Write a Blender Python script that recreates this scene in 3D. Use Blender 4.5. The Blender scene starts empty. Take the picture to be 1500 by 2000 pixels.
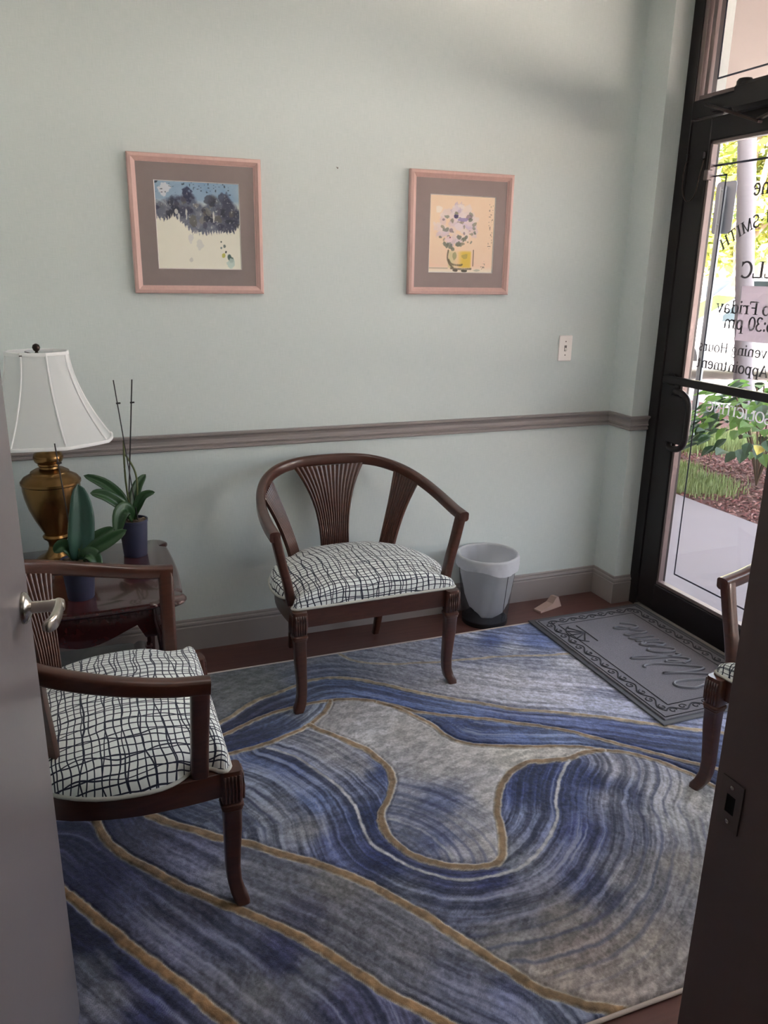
import bpy, math, random
import numpy as np
from mathutils import Vector, Matrix
random.seed(7)
scene = bpy.context.scene
C = scene.collection
pi, sin, cos = math.pi, math.sin, math.cos

# ------------------------------------------------------------------ camera
cam_d = bpy.data.cameras.new('camera'); cam = bpy.data.objects.new('camera', cam_d); C.objects.link(cam)
CX, CY, CZ = -2.3434, -3.1033, 1.5338
def _rot(y, p, r):
    return (Matrix.Rotation(y, 3, 'Z') @ Matrix.Rotation(p, 3, 'X') @ Matrix.Rotation(r, 3, 'Y'))
_R = _rot(-0.3700, -0.2950, -0.0164)
_m = Matrix.Identity(4)
for i in range(3):
    _m[i][0] = _R[i][0]; _m[i][1] = _R[i][2]; _m[i][2] = -_R[i][1]
_m[0][3], _m[1][3], _m[2][3] = CX, CY, CZ
cam.matrix_world = _m
cam_d.sensor_fit = 'HORIZONTAL'; cam_d.sensor_width = 36.0
cam_d.lens = 1545.77/1500*36.0
cam_d.clip_start = 0.03; cam_d.clip_end = 300
scene.camera = cam

# ------------------------------------------------------------------ light
SKY_STRENGTH = 0.50
SUN_STRENGTH = 46.0
EXPOSURE = 2.13
world = bpy.data.worlds.new('world'); scene.world = world; world.use_nodes = True
wn = world.node_tree.nodes; wl = world.node_tree.links
bg = wn['Background']; sky = wn.new('ShaderNodeTexSky'); sky.sky_type = 'NISHITA'
sky.sun_disc = False; sky.sun_elevation = math.radians(41); sky.sun_rotation = math.radians(233)
sky.air_density = 1.0; sky.dust_density = 6; sky.ozone_density = 1.0
hz = wn.new('ShaderNodeHueSaturation'); hz.inputs['Saturation'].default_value = .38      # thin white haze
wl.new(sky.outputs[0], hz.inputs['Color']); wl.new(hz.outputs[0], bg.inputs[0]); bg.inputs[1].default_value = SKY_STRENGTH
sd = bpy.data.lights.new('sun', 'SUN'); sd.energy = SUN_STRENGTH; sd.angle = math.radians(1.0); sd.color = (1.0, 0.88, 0.77)
sun = bpy.data.objects.new('sun', sd); C.objects.link(sun)
SUN_DIR = Vector((-0.60, -0.45, 0.66)).normalized()      # towards the sun: behind the building, whose shadow covers the walkway and the bed
sun.rotation_euler = SUN_DIR.to_track_quat('Z', 'Y').to_euler(); sun.location = (-4, -4, 12)
vs = scene.view_settings
scene.display_settings.display_device = 'sRGB'
vs.view_transform = 'Standard'; vs.look = 'None'; vs.gamma = 1.0; vs.use_curve_mapping = False
vs.exposure = EXPOSURE
cy = scene.cycles
cy.use_denoising = True
cy.max_bounces = 10; cy.diffuse_bounces = 6; cy.glossy_bounces = 4; cy.transmission_bounces = 8; cy.transparent_max_bounces = 24
cy.sample_clamp_indirect = 6.0
cy.caustics_reflective = False; cy.caustics_refractive = False

def lamp(name, loc, size, energy, color, rot=(0, 0, 0)):
    d = bpy.data.lights.new(name, 'AREA'); d.shape = 'RECTANGLE'; d.size, d.size_y = size
    d.energy = energy; d.color = color
    o = bpy.data.objects.new(name, d); C.objects.link(o); o.location = loc; o.rotation_euler = rot
    return o
# unseen area lights added to brighten both rooms; their housings are made up too
ROOM_W, OFFICE_W = 1.8, 0.45
lamp('waiting_room_fill', (-1.35, -1.30, 2.675), (0.56, 1.16), ROOM_W, (1.0, 0.97, 0.93))
lamp('office_fill', (-1.60, -4.40, 2.675), (0.56, 1.16), OFFICE_W, (1.0, 0.90, 0.82))

# ------------------------------------------------------------------ helpers
def s2l(c):
    c = c/255.0
    return c/12.92 if c <= 0.04045 else ((c+0.055)/1.055)**2.4
def rgb(r, g, b): return (s2l(r), s2l(g), s2l(b), 1.0)

class MB:
    """collects verts/faces of ONE mesh"""
    def __init__(s): s.v = []; s.f = []; s.uv = {}
    def add(s, verts, faces, uvs=None):
        n = len(s.v); s.v += [tuple(v) for v in verts]
        for i, f in enumerate(faces):
            if uvs is not None: s.uv[len(s.f)] = [uvs[k] for k in f]
            s.f.append(tuple(k+n for k in f))
        return s
    def box(s, x0, y0, z0, x1, y1, z1, rot=0, org=None, bev=0):
        x0, x1 = min(x0, x1), max(x0, x1); y0, y1 = min(y0, y1), max(y0, y1); z0, z1 = min(z0, z1), max(z0, z1)
        if bev:
            b = min(bev, (x1-x0)*.45, (y1-y0)*.45, (z1-z0)*.45)
            rings = []
            for z, i in ((z0, b), (z0+b, 0), (z1-b, 0), (z1, b)):
                a0, a1, c0, c1 = x0+i, x1-i, y0+i, y1-i
                rings.append([(a0+b*(i == 0), c0, z), (a1-b*(i == 0), c0, z), (a1, c0+b*(i == 0), z), (a1, c1-b*(i == 0), z), (a1-b*(i == 0), c1, z), (a0+b*(i == 0), c1, z), (a0, c1-b*(i == 0), z), (a0, c0+b*(i == 0), z)])
            v = [p for r in rings for p in r]; f = []
            for k in range(3):
                for j in range(8):
                    j2 = (j+1) % 8; f.append((k*8+j, k*8+j2, k*8+8+j2, k*8+8+j))
            f.append(tuple(range(7, -1, -1))); f.append(tuple(range(24, 32)))
        else:
            v = [(x0, y0, z0), (x1, y0, z0), (x1, y1, z0), (x0, y1, z0), (x0, y0, z1), (x1, y0, z1), (x1, y1, z1), (x0, y1, z1)]
            f = [(0, 3, 2, 1), (4, 5, 6, 7), (0, 1, 5, 4), (1, 2, 6, 5), (2, 3, 7, 6), (3, 0, 4, 7)]
        if rot:
            ox, oy = org if org else ((x0+x1)/2, (y0+y1)/2); c, q = cos(rot), sin(rot)
            v = [(ox+(a-ox)*c-(b_-oy)*q, oy+(a-ox)*q+(b_-oy)*c, z) for a, b_, z in v]
        return s.add(v, f)
    def loft(s, rings, closed=True, caps=True, loop=False):
        n = len(rings[0]); v = [p for r in rings for p in r]; f = []; m = len(rings)
        for k in range(m if loop else m-1):
            k2 = (k+1) % m
            for j in range(n if closed else n-1):
                j2 = (j+1) % n; f.append((k*n+j, k*n+j2, k2*n+j2, k2*n+j))
        if caps and closed and not loop:
            f.append(tuple(range(n-1, -1, -1))); f.append(tuple((m-1)*n+j for j in range(n)))
        return s.add(v, f)
    def lathe(s, prof, n=32, c=(0, 0), caps=True):
        return s.loft([[(c[0]+r*cos(2*pi*j/n), c[1]+r*sin(2*pi*j/n), z) for j in range(n)] for r, z in prof], caps=caps)
    def sweep(s, pts, sec, up=(0, 0, 1), scale=None, caps=True, loop=False):
        """sec: list of (side, up) offsets; frames keep `up`"""
        P = [Vector(p) for p in pts]; rings = []; U = Vector(up); n = len(P)
        for i in range(n):
            if loop: t = (P[(i+1) % n]-P[i-1])
            else: t = (P[min(i+1, n-1)]-P[max(i-1, 0)])
            t.normalize(); sd_ = t.cross(U)
            if sd_.length < 1e-4: sd_ = t.cross(Vector((0, 1, 0)))
            sd_.normalize(); u = sd_.cross(t).normalized(); k = scale[i] if scale else 1.0
            k = k if isinstance(k, (tuple, list)) else (k, k)
            rings.append([tuple(P[i]+sd_*a*k[0]+u*b*k[1]) for a, b in sec])
        return s.loft(rings, caps=caps, loop=loop)
    def tube(s, pts, r, n=8, caps=True, scale=None, loop=False):
        return s.sweep(pts, [(r*cos(2*pi*j/n), r*sin(2*pi*j/n)) for j in range(n)], scale=scale, caps=caps, loop=loop)
    def grid(s, rows, uvs=None):
        m, n = len(rows), len(rows[0]); v = [p for r in rows for p in r]
        f = [(i*n+j, i*n+j+1, (i+1)*n+j+1, (i+1)*n+j) for i in range(m-1) for j in range(n-1)]
        return s.add(v, f, [q for r in uvs for q in r] if uvs else None)
    def build(s, name, mat, parent=None, smooth=False, loc=None, rz=None, fix=True):
        me = bpy.data.meshes.new(name); me.from_pydata(s.v, [], s.f)
        if fix:
            import bmesh
            b = bmesh.new(); b.from_mesh(me); bmesh.ops.recalc_face_normals(b, faces=b.faces); b.to_mesh(me); b.free()
        if s.uv and not fix:
            ul = me.uv_layers.new(name='UVMap'); li = 0
            for i, f in enumerate(s.f):
                for q in s.uv[i]: ul.data[li].uv = q; li += 1
        if smooth:
            me.polygons.foreach_set('use_smooth', [True]*len(me.polygons))
            if smooth is not True: me.set_sharp_from_angle(angle=math.radians(smooth))
        me.materials.append(mat)
        o = bpy.data.objects.new(name, me); C.objects.link(o)
        if parent: o.parent = parent
        if loc: o.location = loc
        if rz is not None: o.rotation_euler = (0, 0, rz)
        return o

def tag(o, label=None, cat=None, group=None, kind=None):
    if label: o['label'] = label
    if cat: o['category'] = cat
    if group: o['group'] = group
    if kind: o['kind'] = kind
    return o
def thing(name, label, cat, loc=(0, 0, 0), rz=0, group=None):
    o = bpy.data.objects.new(name, None); C.objects.link(o); o.location = loc; o.rotation_euler = (0, 0, rz)
    o.empty_display_size = .1
    return tag(o, label, cat, group)
def struct(name, loc=None): 
    o = bpy.data.objects.new(name, None); C.objects.link(o); o['kind'] = 'structure'
    if loc: o.location = loc
    return o
def dup(root, loc, rz, label, group=None):
    r = root.copy(); C.objects.link(r); r.location = loc; r.rotation_euler = (0, 0, rz); r['label'] = label
    if group: r['group'] = group
    for ch in list(root.children):
        c = ch.copy(); C.objects.link(c); c.parent = r
        for g in list(ch.children):
            d = g.copy(); C.objects.link(d); d.parent = c
    return r
def rrect(w, h, r=.3, n=3):
    """rounded rectangle section of full size w x h"""
    r = min(w, h)*r; out = []
    for cx_, cy_, a0 in ((w/2-r, h/2-r, 0), (-w/2+r, h/2-r, 90), (-w/2+r, -h/2+r, 180), (w/2-r, -h/2+r, 270)):
        for k in range(n+1):
            a = math.radians(a0+90*k/n); out.append((cx_+r*cos(a), cy_+r*sin(a)))
    return out
def spline(pts, n):
    """Catmull-Rom through pts (tuples of any length)"""
    P = [pts[0]]+list(pts)+[pts[-1]]; out = []; m = len(pts)-1
    for q in range(n+1):
        t = q/n*m; i = min(int(t), m-1); u = t-i; a, b, c, d = P[i], P[i+1], P[i+2], P[i+3]
        out.append(tuple(.5*((2*b[k])+(-a[k]+c[k])*u+(2*a[k]-5*b[k]+4*c[k]-d[k])*u*u+(-a[k]+3*b[k]-3*c[k]+d[k])*u**3) for k in range(len(a))))
    return out

# ------------------------------------------------------------------ materials
def M(name, col, rough=.6, metal=0, coat=0, spec=.5, noise=None, bump=None, trans=0, sheen=0, stretch=(1, 1, 1)):
    """noise=(scale, amount): value variation; bump=(scale, strength)"""
    m = bpy.data.materials.new(name); m.use_nodes = True; nt = m.node_tree; b = nt.nodes['Principled BSDF']
    c = rgb(*col)
    b.inputs['Base Color'].default_value = c; b.inputs['Roughness'].default_value = rough; b.inputs['Metallic'].default_value = metal
    b.inputs['Coat Weight'].default_value = coat; b.inputs['Coat Roughness'].default_value = .08; b.inputs['Specular IOR Level'].default_value = spec
    if sheen: b.inputs['Sheen Weight'].default_value = sheen
    if trans: b.inputs['Transmission Weight'].default_value = trans
    if noise or bump:
        tc = nt.nodes.new('ShaderNodeTexCoord'); mp = nt.nodes.new('ShaderNodeMapping'); mp.inputs['Scale'].default_value = stretch
        nt.links.new(tc.outputs['Object'], mp.inputs[0])
    if noise:
        nz = nt.nodes.new('ShaderNodeTexNoise'); nz.inputs['Scale'].default_value = noise[0]; nz.inputs['Detail'].default_value = 5
        nt.links.new(mp.outputs[0], nz.inputs['Vector'])
        mx = nt.nodes.new('ShaderNodeMix'); mx.data_type = 'RGBA'
        mx.inputs[6].default_value = tuple(v*(1-noise[1]) for v in c[:3])+(1,); mx.inputs[7].default_value = tuple(min(1, v*(1+noise[1])) for v in c[:3])+(1,)
        nt.links.new(nz.outputs[0], mx.inputs[0]); nt.links.new(mx.outputs[2], b.inputs['Base Color'])
    if bump:
        nb = nt.nodes.new('ShaderNodeTexNoise'); nb.inputs['Scale'].default_value = bump[0]; nb.inputs['Detail'].default_value = 4
        nt.links.new(mp.outputs[0], nb.inputs['Vector'])
        bp = nt.nodes.new('ShaderNodeBump'); bp.inputs['Strength'].default_value = bump[1]; bp.inputs['Distance'].default_value = .002
        nt.links.new(nb.outputs[0], bp.inputs['Height']); nt.links.new(bp.outputs[0], b.inputs['Normal'])
    return m
def mnode(nt, op, a, b=None, c=None):
    n = nt.nodes.new('ShaderNodeMath'); n.operation = op
    for i, x in enumerate((a, b, c)):
        if x is None: continue
        if isinstance(x, (int, float)): n.inputs[i].default_value = x
        else: nt.links.new(x, n.inputs[i])
    return n.outputs[0]
def colattr(m, name='Col', bumpn=None):
    nt = m.node_tree; b = nt.nodes['Principled BSDF']; a = nt.nodes.new('ShaderNodeVertexColor'); a.layer_name = name
    nt.links.new(a.outputs[0], b.inputs['Base Color'])
    return m

# wallpaper: pale aqua linen
def wallpaper():
    m = M('wallpaper', (203, 210, 207), .75, spec=.25); nt = m.node_tree; b = nt.nodes['Principled BSDF']
    tc = nt.nodes.new('ShaderNodeTexCoord'); hs = []
    for sc_ in ((30, 30, 900), (700, 700, 25)):
        mp = nt.nodes.new('ShaderNodeMapping'); mp.inputs['Scale'].default_value = sc_
        nz = nt.nodes.new('ShaderNodeTexNoise'); nz.inputs['Scale'].default_value = 1; nz.inputs['Detail'].default_value = 3
        nt.links.new(tc.outputs['Object'], mp.inputs[0]); nt.links.new(mp.outputs[0], nz.inputs['Vector']); hs.append(nz.outputs[0])
    h = mnode(nt, 'ADD', hs[0], hs[1])
    mr = nt.nodes.new('ShaderNodeMapRange'); mr.inputs[1].default_value = .7; mr.inputs[2].default_value = 1.3
    nt.links.new(h, mr.inputs[0])
    mx = nt.nodes.new('ShaderNodeMix'); mx.data_type = 'RGBA'; mx.inputs[6].default_value = rgb(201, 211, 209); mx.inputs[7].default_value = rgb(215, 222, 221)
    nt.links.new(mr.outputs[0], mx.inputs[0]); nt.links.new(mx.outputs[2], b.inputs['Base Color'])
    bp = nt.nodes.new('ShaderNodeBump'); bp.inputs['Strength'].default_value = .12; bp.inputs['Distance'].default_value = .001
    nt.links.new(h, bp.inputs['Height']); nt.links.new(bp.outputs[0], b.inputs['Normal'])
    return m
def fabric():
    """off-white upholstery with a hand-drawn navy cross-hatch"""
    m = M('hatch_fabric', (214, 220, 216), .85, spec=.2, sheen=.2); nt = m.node_tree; b = nt.nodes['Principled BSDF']
    uv = nt.nodes.new('ShaderNodeUVMap'); uv.uv_map = 'UVMap'
    def nz(scale, off):
        mp = nt.nodes.new('ShaderNodeMapping'); mp.inputs['Location'].default_value = (off, off*.7, 0)
        n = nt.nodes.new('ShaderNodeTexNoise'); n.inputs['Scale'].default_value = scale; n.inputs['Detail'].default_value = 1.5
        nt.links.new(uv.outputs[0], mp.inputs[0]); nt.links.new(mp.outputs[0], n.inputs['Vector'])
        return mnode(nt, 'SUBTRACT', n.outputs[0], .5)
    sp = nt.nodes.new('ShaderNodeSeparateXYZ'); nt.links.new(uv.outputs[0], sp.inputs[0])
    def lines(coord, freq, amp, nscale, off, width, gate=None):
        u = mnode(nt, 'ADD', mnode(nt, 'MULTIPLY', coord, freq), mnode(nt, 'MULTIPLY', nz(nscale, off), amp))
        fr = mnode(nt, 'ABSOLUTE', mnode(nt, 'SUBTRACT', mnode(nt, 'FRACT', u), .5))
        mr = nt.nodes.new('ShaderNodeMapRange'); mr.inputs[1].default_value = width; mr.inputs[2].default_value = width*.55
        mr.inputs[3].default_value = 0; mr.inputs[4].default_value = 1; nt.links.new(fr, mr.inputs[0])
        o = mr.outputs[0]
        if gate:
            g = nt.nodes.new('ShaderNodeMapRange'); g.inputs[1].default_value = gate[1]; g.inputs[2].default_value = gate[1]+.02
            nt.links.new(nz(gate[0], off+5), g.inputs[0]); o = mnode(nt, 'MULTIPLY', o, g.outputs[0])
        return o
    L = [lines(sp.outputs[0], 45, 2.0, 8, 1.3, .115), lines(sp.outputs[1], 53, 2.0, 8, 4.1, .115),
         lines(sp.outputs[0], 19, 1.5, 6, 8.2, .045), lines(sp.outputs[1], 21, 1.5, 6, 11.7, .045)]
    v = L[0]
    for q in L[1:]: v = mnode(nt, 'MAXIMUM', v, q)
    mx = nt.nodes.new('ShaderNodeMix'); mx.data_type = 'RGBA'; mx.inputs[6].default_value = rgb(236, 240, 238); mx.inputs[7].default_value = rgb(34, 38, 58)
    nt.links.new(v, mx.inputs[0]); nt.links.new(mx.outputs[2], b.inputs['Base Color'])
    wv = nt.nodes.new('ShaderNodeTexNoise'); wv.inputs['Scale'].default_value = 700; nt.links.new(uv.outputs[0], wv.inputs['Vector'])
    bp = nt.nodes.new('ShaderNodeBump'); bp.inputs['Strength'].default_value = .15; bp.inputs['Distance'].default_value = .001
    nt.links.new(wv.outputs[0], bp.inputs['Height']); nt.links.new(bp.outputs[0], b.inputs['Normal'])
    return m
def pane_glass(name='clear_glass', tint=(.985, .98, .98)):
    m = bpy.data.materials.new(name); m.use_nodes = True; nt = m.node_tree; nt.nodes.remove(nt.nodes['Principled BSDF'])
    out = nt.nodes['Material Output']; tr = nt.nodes.new('ShaderNodeBsdfTransparent'); tr.inputs[0].default_value = tint+(1,)
    gl = nt.nodes.new('ShaderNodeBsdfGlossy'); gl.inputs['Roughness'].default_value = .02
    lw = nt.nodes.new('ShaderNodeLayerWeight'); lw.inputs[0].default_value = .5      # Schlick, the same from both faces
    fr = mnode(nt, 'MULTIPLY_ADD', mnode(nt, 'POWER', lw.outputs['Facing'], 5), .96, .04)
    mx = nt.nodes.new('ShaderNodeMixShader'); nt.links.new(fr, mx.inputs[0]); nt.links.new(tr.outputs[0], mx.inputs[1]); nt.links.new(gl.outputs[0], mx.inputs[2])
    nt.links.new(mx.outputs[0], out.inputs[0]); return m
def translucent(name, col, t=.4, rough=.6, alpha=0):
    m = bpy.data.materials.new(name); m.use_nodes = True; nt = m.node_tree; b = nt.nodes['Principled BSDF']; out = nt.nodes['Material Output']
    b.inputs['Base Color'].default_value = rgb(*col); b.inputs['Roughness'].default_value = rough
    tl = nt.nodes.new('ShaderNodeBsdfTranslucent'); tl.inputs[0].default_value = rgb(*col)
    mx = nt.nodes.new('ShaderNodeMixShader'); mx.inputs[0].default_value = t
    nt.links.new(b.outputs[0], mx.inputs[1]); nt.links.new(tl.outputs[0], mx.inputs[2]); o = mx.outputs[0]
    if alpha:
        tr = nt.nodes.new('ShaderNodeBsdfTransparent'); m2 = nt.nodes.new('ShaderNodeMixShader'); m2.inputs[0].default_value = alpha
        nt.links.new(o, m2.inputs[1]); nt.links.new(tr.outputs[0], m2.inputs[2]); o = m2.outputs[0]
    nt.links.new(o, out.inputs[0]); return m
def wiremesh():
    """fine woven steel: too fine to resolve, so it lets a share of the light through"""
    m = M('steel_mesh', (92, 92, 96), .45, metal=.4); nt = m.node_tree; b = nt.nodes['Principled BSDF']; out = nt.nodes['Material Output']
    tr = nt.nodes.new('ShaderNodeBsdfTransparent'); mx = nt.nodes.new('ShaderNodeMixShader'); mx.inputs[0].default_value = .58
    nt.links.new(b.outputs[0], mx.inputs[1]); nt.links.new(tr.outputs[0], mx.inputs[2]); nt.links.new(mx.outputs[0], out.inputs[0])
    return m
MT = dict(
    wall=wallpaper(), fabric=fabric(), glass=pane_glass(),
    trim=M('taupe_trim_paint', (150, 141, 139), .45, noise=(6, .05)),
    floor=M('dark_wood_floor', (96, 62, 56), .38, noise=(9, .35), stretch=(.6, 7, 1)),
    ceil=M('ceiling_white', (225, 222, 215), .9),
    black=M('dark_bronze_anodized', (34, 27, 27), .38, metal=.25, noise=(14, .2)),
    stop=M('bronze_glazing_stop', (128, 112, 110), .35, metal=.35, noise=(20, .1)),
    wood=M('walnut_stain', (74, 41, 30), .30, coat=.35, noise=(7, .45), stretch=(3, 3, 14)),
    wood2=M('mahogany_gloss', (66, 30, 30), .2, coat=.9, noise=(5, .14), stretch=(8, 1.5, 8)),
    piping=M('piping_cord', (196, 196, 188), .8),
    brass=M('antique_brass', (142, 108, 66), .27, metal=.95, noise=(5, .25)),
    shade=translucent('linen_shade', (238, 240, 240), .35, .8),
    shadetrim=M('shade_braid', (240, 240, 240), .8),
    dark=M('dark_finial', (60, 46, 40), .3, metal=.6),
    leaf=M('orchid_leaf', (42, 74, 40), .42, coat=.05, noise=(18, .3)),
    leaf2=M('orchid_leaf_bluish', (46, 80, 68), .42, coat=.05, noise=(18, .25)),
    stem=M('orchid_stem', (96, 104, 62), .5, noise=(30, .3)),
    stake=M('black_stake', (34, 30, 32), .5),
    pot=M('navy_plastic_pot', (58, 60, 84), .5, noise=(8, .12)),
    bark=M('potting_bark', (118, 100, 84), .9, noise=(60, .5)),
    frame=M('rose_wood_frame', (208, 172, 164), .42, noise=(10, .1), stretch=(12, 12, 2)),
    mat1=M('taupe_mat_board', (140, 128, 126), .9, noise=(40, .04)), mat2=M('mauve_mat_board', (152, 137, 135), .9, noise=(40, .04)),
    white=M('white_plastic', (232, 226, 222), .35), grey=M('slot_grey', (120, 112, 108), .5),
    doorpaint=M('grey_door_paint', (108, 103, 105), .32, noise=(5, .05), bump=(60, .05)),
    jamb=M('jamb_paint', (114, 97, 94), .45, noise=(5, .06)),
    nickel=M('satin_nickel', (190, 182, 172), .25, metal=1), strike=M('strike_metal', (120, 108, 102), .35, metal=.8), hole=M('dark_hole', (14, 12, 12), .9),
    mat=M('doormat_fibre', (124, 122, 130), .95, noise=(260, .45), bump=(420, .9)), matdark=M('doormat_groove', (66, 66, 72), .95, noise=(300, .3), bump=(420, .6)),
    matlight=M('doormat_letter', (104, 104, 112), .30), rubber=M('mat_rubber_edge', (74, 74, 80), .6, noise=(40, .15)),
    steel=wiremesh(), canblack=M('can_black', (30, 30, 33), .4, metal=.3),
    bag=translucent('white_bin_liner', (240, 241, 246), .45, .35, .08),
    wedge=M('doorstop_rubber', (176, 150, 140), .7, noise=(25, .15)),
    thresh=M('threshold_alu', (150, 142, 134), .45, metal=.4, noise=(30, .15)),
    bevel=M('mat_bevel_white', (214, 208, 204), .9),
    pin=M('pinstripe_tape', (70, 72, 88), .5), letter=M('vinyl_letter', (60, 54, 60), .5), letterw=translucent('frosted_letter', (196, 196, 204), .35, .6),
    paper=translucent('paper_sheet', (206, 200, 208), .6, .8),
)
# ================================================================== ROOM SHELL
XS, PD, CEIL = 0.09, 0.165, 2.75          # storefront plane, pillar depth, ceiling height
def sbox(name, *a, mat='wall', bev=0, parent=None, kind=True):
    o = MB().box(*a, bev=bev).build(name, MT[mat], parent)
    if kind and not parent: o['kind'] = 'structure'
    return o
sbox('floor', -3.7, -5.7, -.10, .205, .12, 0, mat='floor')
sbox('ceiling', -3.7, -5.7, CEIL, .25, .12, CEIL+.12, mat='ceil')
sbox('wall_back', -2.92, 0, 0, .30, .12, CEIL)
sbox('wall_right', 0, -PD, 0, .30, 0, CEIL)
sbox('wall_left', -2.92, -2.60, 0, -2.82, 0, CEIL)
nw = struct('wall_front')
OP0, OP1, OPH = -2.575, -1.645, 2.09      # inner door opening
for n, a in (('wall_panel', (-2.82, -2.60, 0, OP0-.02, -2.47, CEIL)), ('wall_panel', (OP1+.02, -2.60, 0, .09, -2.47, CEIL)), ('wall_panel', (OP0-.02, -2.60, OPH+.02, OP1+.02, -2.47, CEIL))):
    MB().box(*a).build(n, MT['wall'], nw)
sbox('wall_office_left', -3.7, -5.7, 0, -3.6, -2.60, CEIL)
sbox('wall_office_back', -3.6, -5.7, 0, .09, -5.6, CEIL)
sbox('wall_office_right', .09, -5.7, 0, .19, -2.47, CEIL)
sbox('wall_office_front', -3.6, -2.60, 0, -2.92, -2.47, CEIL)
# made-up housings around the added fill lights, out of view
for n, lb, y in (('fill_light_housing', 'unseen housing added around the waiting room fill light', -1.30), ('fill_light_housing', 'unseen housing added around the office fill light behind the doorway', -4.40)):
    x = -1.35 if y > -2 else -1.60
    m_ = MB()
    for a in ((x-.32, y-.62, x-.285, y+.62), (x+.285, y-.62, x+.32, y+.62), (x-.285, y-.62, x+.285, y-.585), (x-.285, y+.585, x+.285, y+.62)): m_.box(a[0], a[1], 2.69, a[2], a[3], CEIL)
    t = thing(n, lb, 'light', (0, 0, 0)); m_.build('housing', MT['white'], t)

def molding(name, path, prof, mat='trim'):
    """prof: (offset to the right of the path, z); mitred"""
    n = len(path); rings = []
    nr = []
    for i in range(n-1):
        dx, dy = path[i+1][0]-path[i][0], path[i+1][1]-path[i][1]; l = math.hypot(dx, dy); nr.append((dy/l, -dx/l))
    for i in range(n):
        a = nr[max(i-1, 0)]; b = nr[min(i, n-2)]
        mx, my = a[0]+b[0], a[1]+b[1]; k = 2/(mx*mx+my*my); mx *= k; my *= k
        rings.append([(path[i][0]+mx*o, path[i][1]+my*o, z) for o, z in prof])
    o = MB().loft(rings).build(name, MT[mat]); o['kind'] = 'structure'; return o
RAILP = [(0, .853), (.007, .853), (.012, .857), (.012, .864), (.008, .867), (.008, .870), (.013, .873), (.014, .878), (.010, .882), (.009, .893), (.013, .903), (.020, .909), (.022, .913), (.022, .919), (0, .919)]
BASEP = [(0, 0), (.014, 0), (.014, .103), (.011, .107), (.011, .112), (.015, .116), (.013, .123), (.008, .127), (.008, .133), (.006, .137), (0, .137)]
wall_path = [(-2.82, -2.47), (-2.82, 0), (0, 0), (0, -PD), (XS, -PD)]
molding('trim_1', wall_path, RAILP)
molding('baseboard_back', wall_path, BASEP)
molding('baseboard_front', [(XS, -2.47), (OP1+.08, -2.47)], BASEP)

# ---- storefront frame and panes
w1 = struct('window_1')
def wb(n, *a, mat='black', bev=.002, p=None): return MB().box(*a, bev=bev).build(n, MT[mat], p or w1)
XO = XS+.11
wb('jamb', XS, -.226, 0, XO, -PD-.002, CEIL); wb('jamb', XS, -2.468, 0, XO, -2.41, CEIL)
wb('mullion', XS, -1.235, 0, XO, -1.175, CEIL)
wb('transom_bar', XS-.002, -2.41, 2.145, XO, -.226, 2.212)
wb('head', XS, -2.41, 2.69, XO, -.226, CEIL)
wb('sill', XS, -2.41, 0, XO, -1.235, .11)
for y0, y1 in ((-1.175, -.226), (-2.41, -1.235)):
    z0, z1 = 2.212, 2.69
    wb('glazing_stop', XS+.004, y1-.024, z0, XS+.04, y1, z1, mat='stop'); wb('glazing_stop', XS+.016, y1-.058, z0, XS+.036, y1-.036, z1, mat='stop')
    wb('glazing_stop', XS+.004, y0, z0, XS+.04, y0+.024, z1, mat='stop')
    wb('glazing_stop', XS+.006, y0+.024, z0, XS+.036, y1-.024, z0+.018, mat='stop')
    MB().box(.127, y0+.02, z0+.01, .132, y1-.02, z1-.01).build('pane', MT['glass'], w1)
    wb('pinstripe', .1255, y0+.085, z0+.069, .1265, y1-.086, z0+.076, mat='pin', bev=0)
    for yy in (y1-.086, y0+.079): wb('pinstripe', .1255, yy, z0+.069, .1265, yy+.007, z1-.06, mat='pin', bev=0)
MB().box(.127, -2.40, .12, .132, -1.245, 2.14).build('pane', MT['glass'], w1)
sbox('trim_2', .080, -1.175, 0, .215, -.226, .014, mat='thresh', bev=.004)

# ---- glass entrance door
d1 = struct('door_1')
YL, YR = -.233, -1.168
def db(n, *a, mat='black', bev=.002): return MB().box(*a, bev=bev).build(n, MT[mat], d1)
DX0, DX1 = XS+.002, XS+.062
db('stile', DX0, YL-.112, .022, DX1, YL, 2.138, bev=.004); db('stile', DX0, YR, .022, DX1, YR+.112, 2.138, bev=.004)
db('bottom_rail', DX0-.004, YR+.112, .022, DX1, YL-.112, .156, bev=.004); db('top_rail', DX0, YR+.112, 2.052, DX1, YL-.112, 2.138, bev=.004)
GL0, GL1, GZ0, GZ1 = YR+.112, YL-.112, .156, 2.052
db('glazing_stop', DX0+.006, GL1-.013, GZ0, .126, GL1, GZ1, mat='stop'); db('glazing_stop', DX0+.006, GL0, GZ0, .126, GL0+.013, GZ1, mat='stop')
db('glazing_stop', DX0+.004, GL0, GZ0, .126, GL1, GZ0+.016, mat='stop'); db('glazing_stop', DX0+.006, GL0, GZ1-.013, .126, GL1, GZ1, mat='stop')
MB().box(.127, GL0+.004, GZ0+.004, .133, GL1-.004, GZ1-.004).build('pane', MT['glass'], d1)
db('push_bar', XS-.040, YR+.04, 1.086, XS-.012, YL-.045, 1.119, mat='black', bev=.005)
for y in (YL-.07, YR+.07): db('bar_bracket', XS-.014, y-.02, 1.078, DX0+.001, y+.02, 1.127, mat='black', bev=.004)
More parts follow.
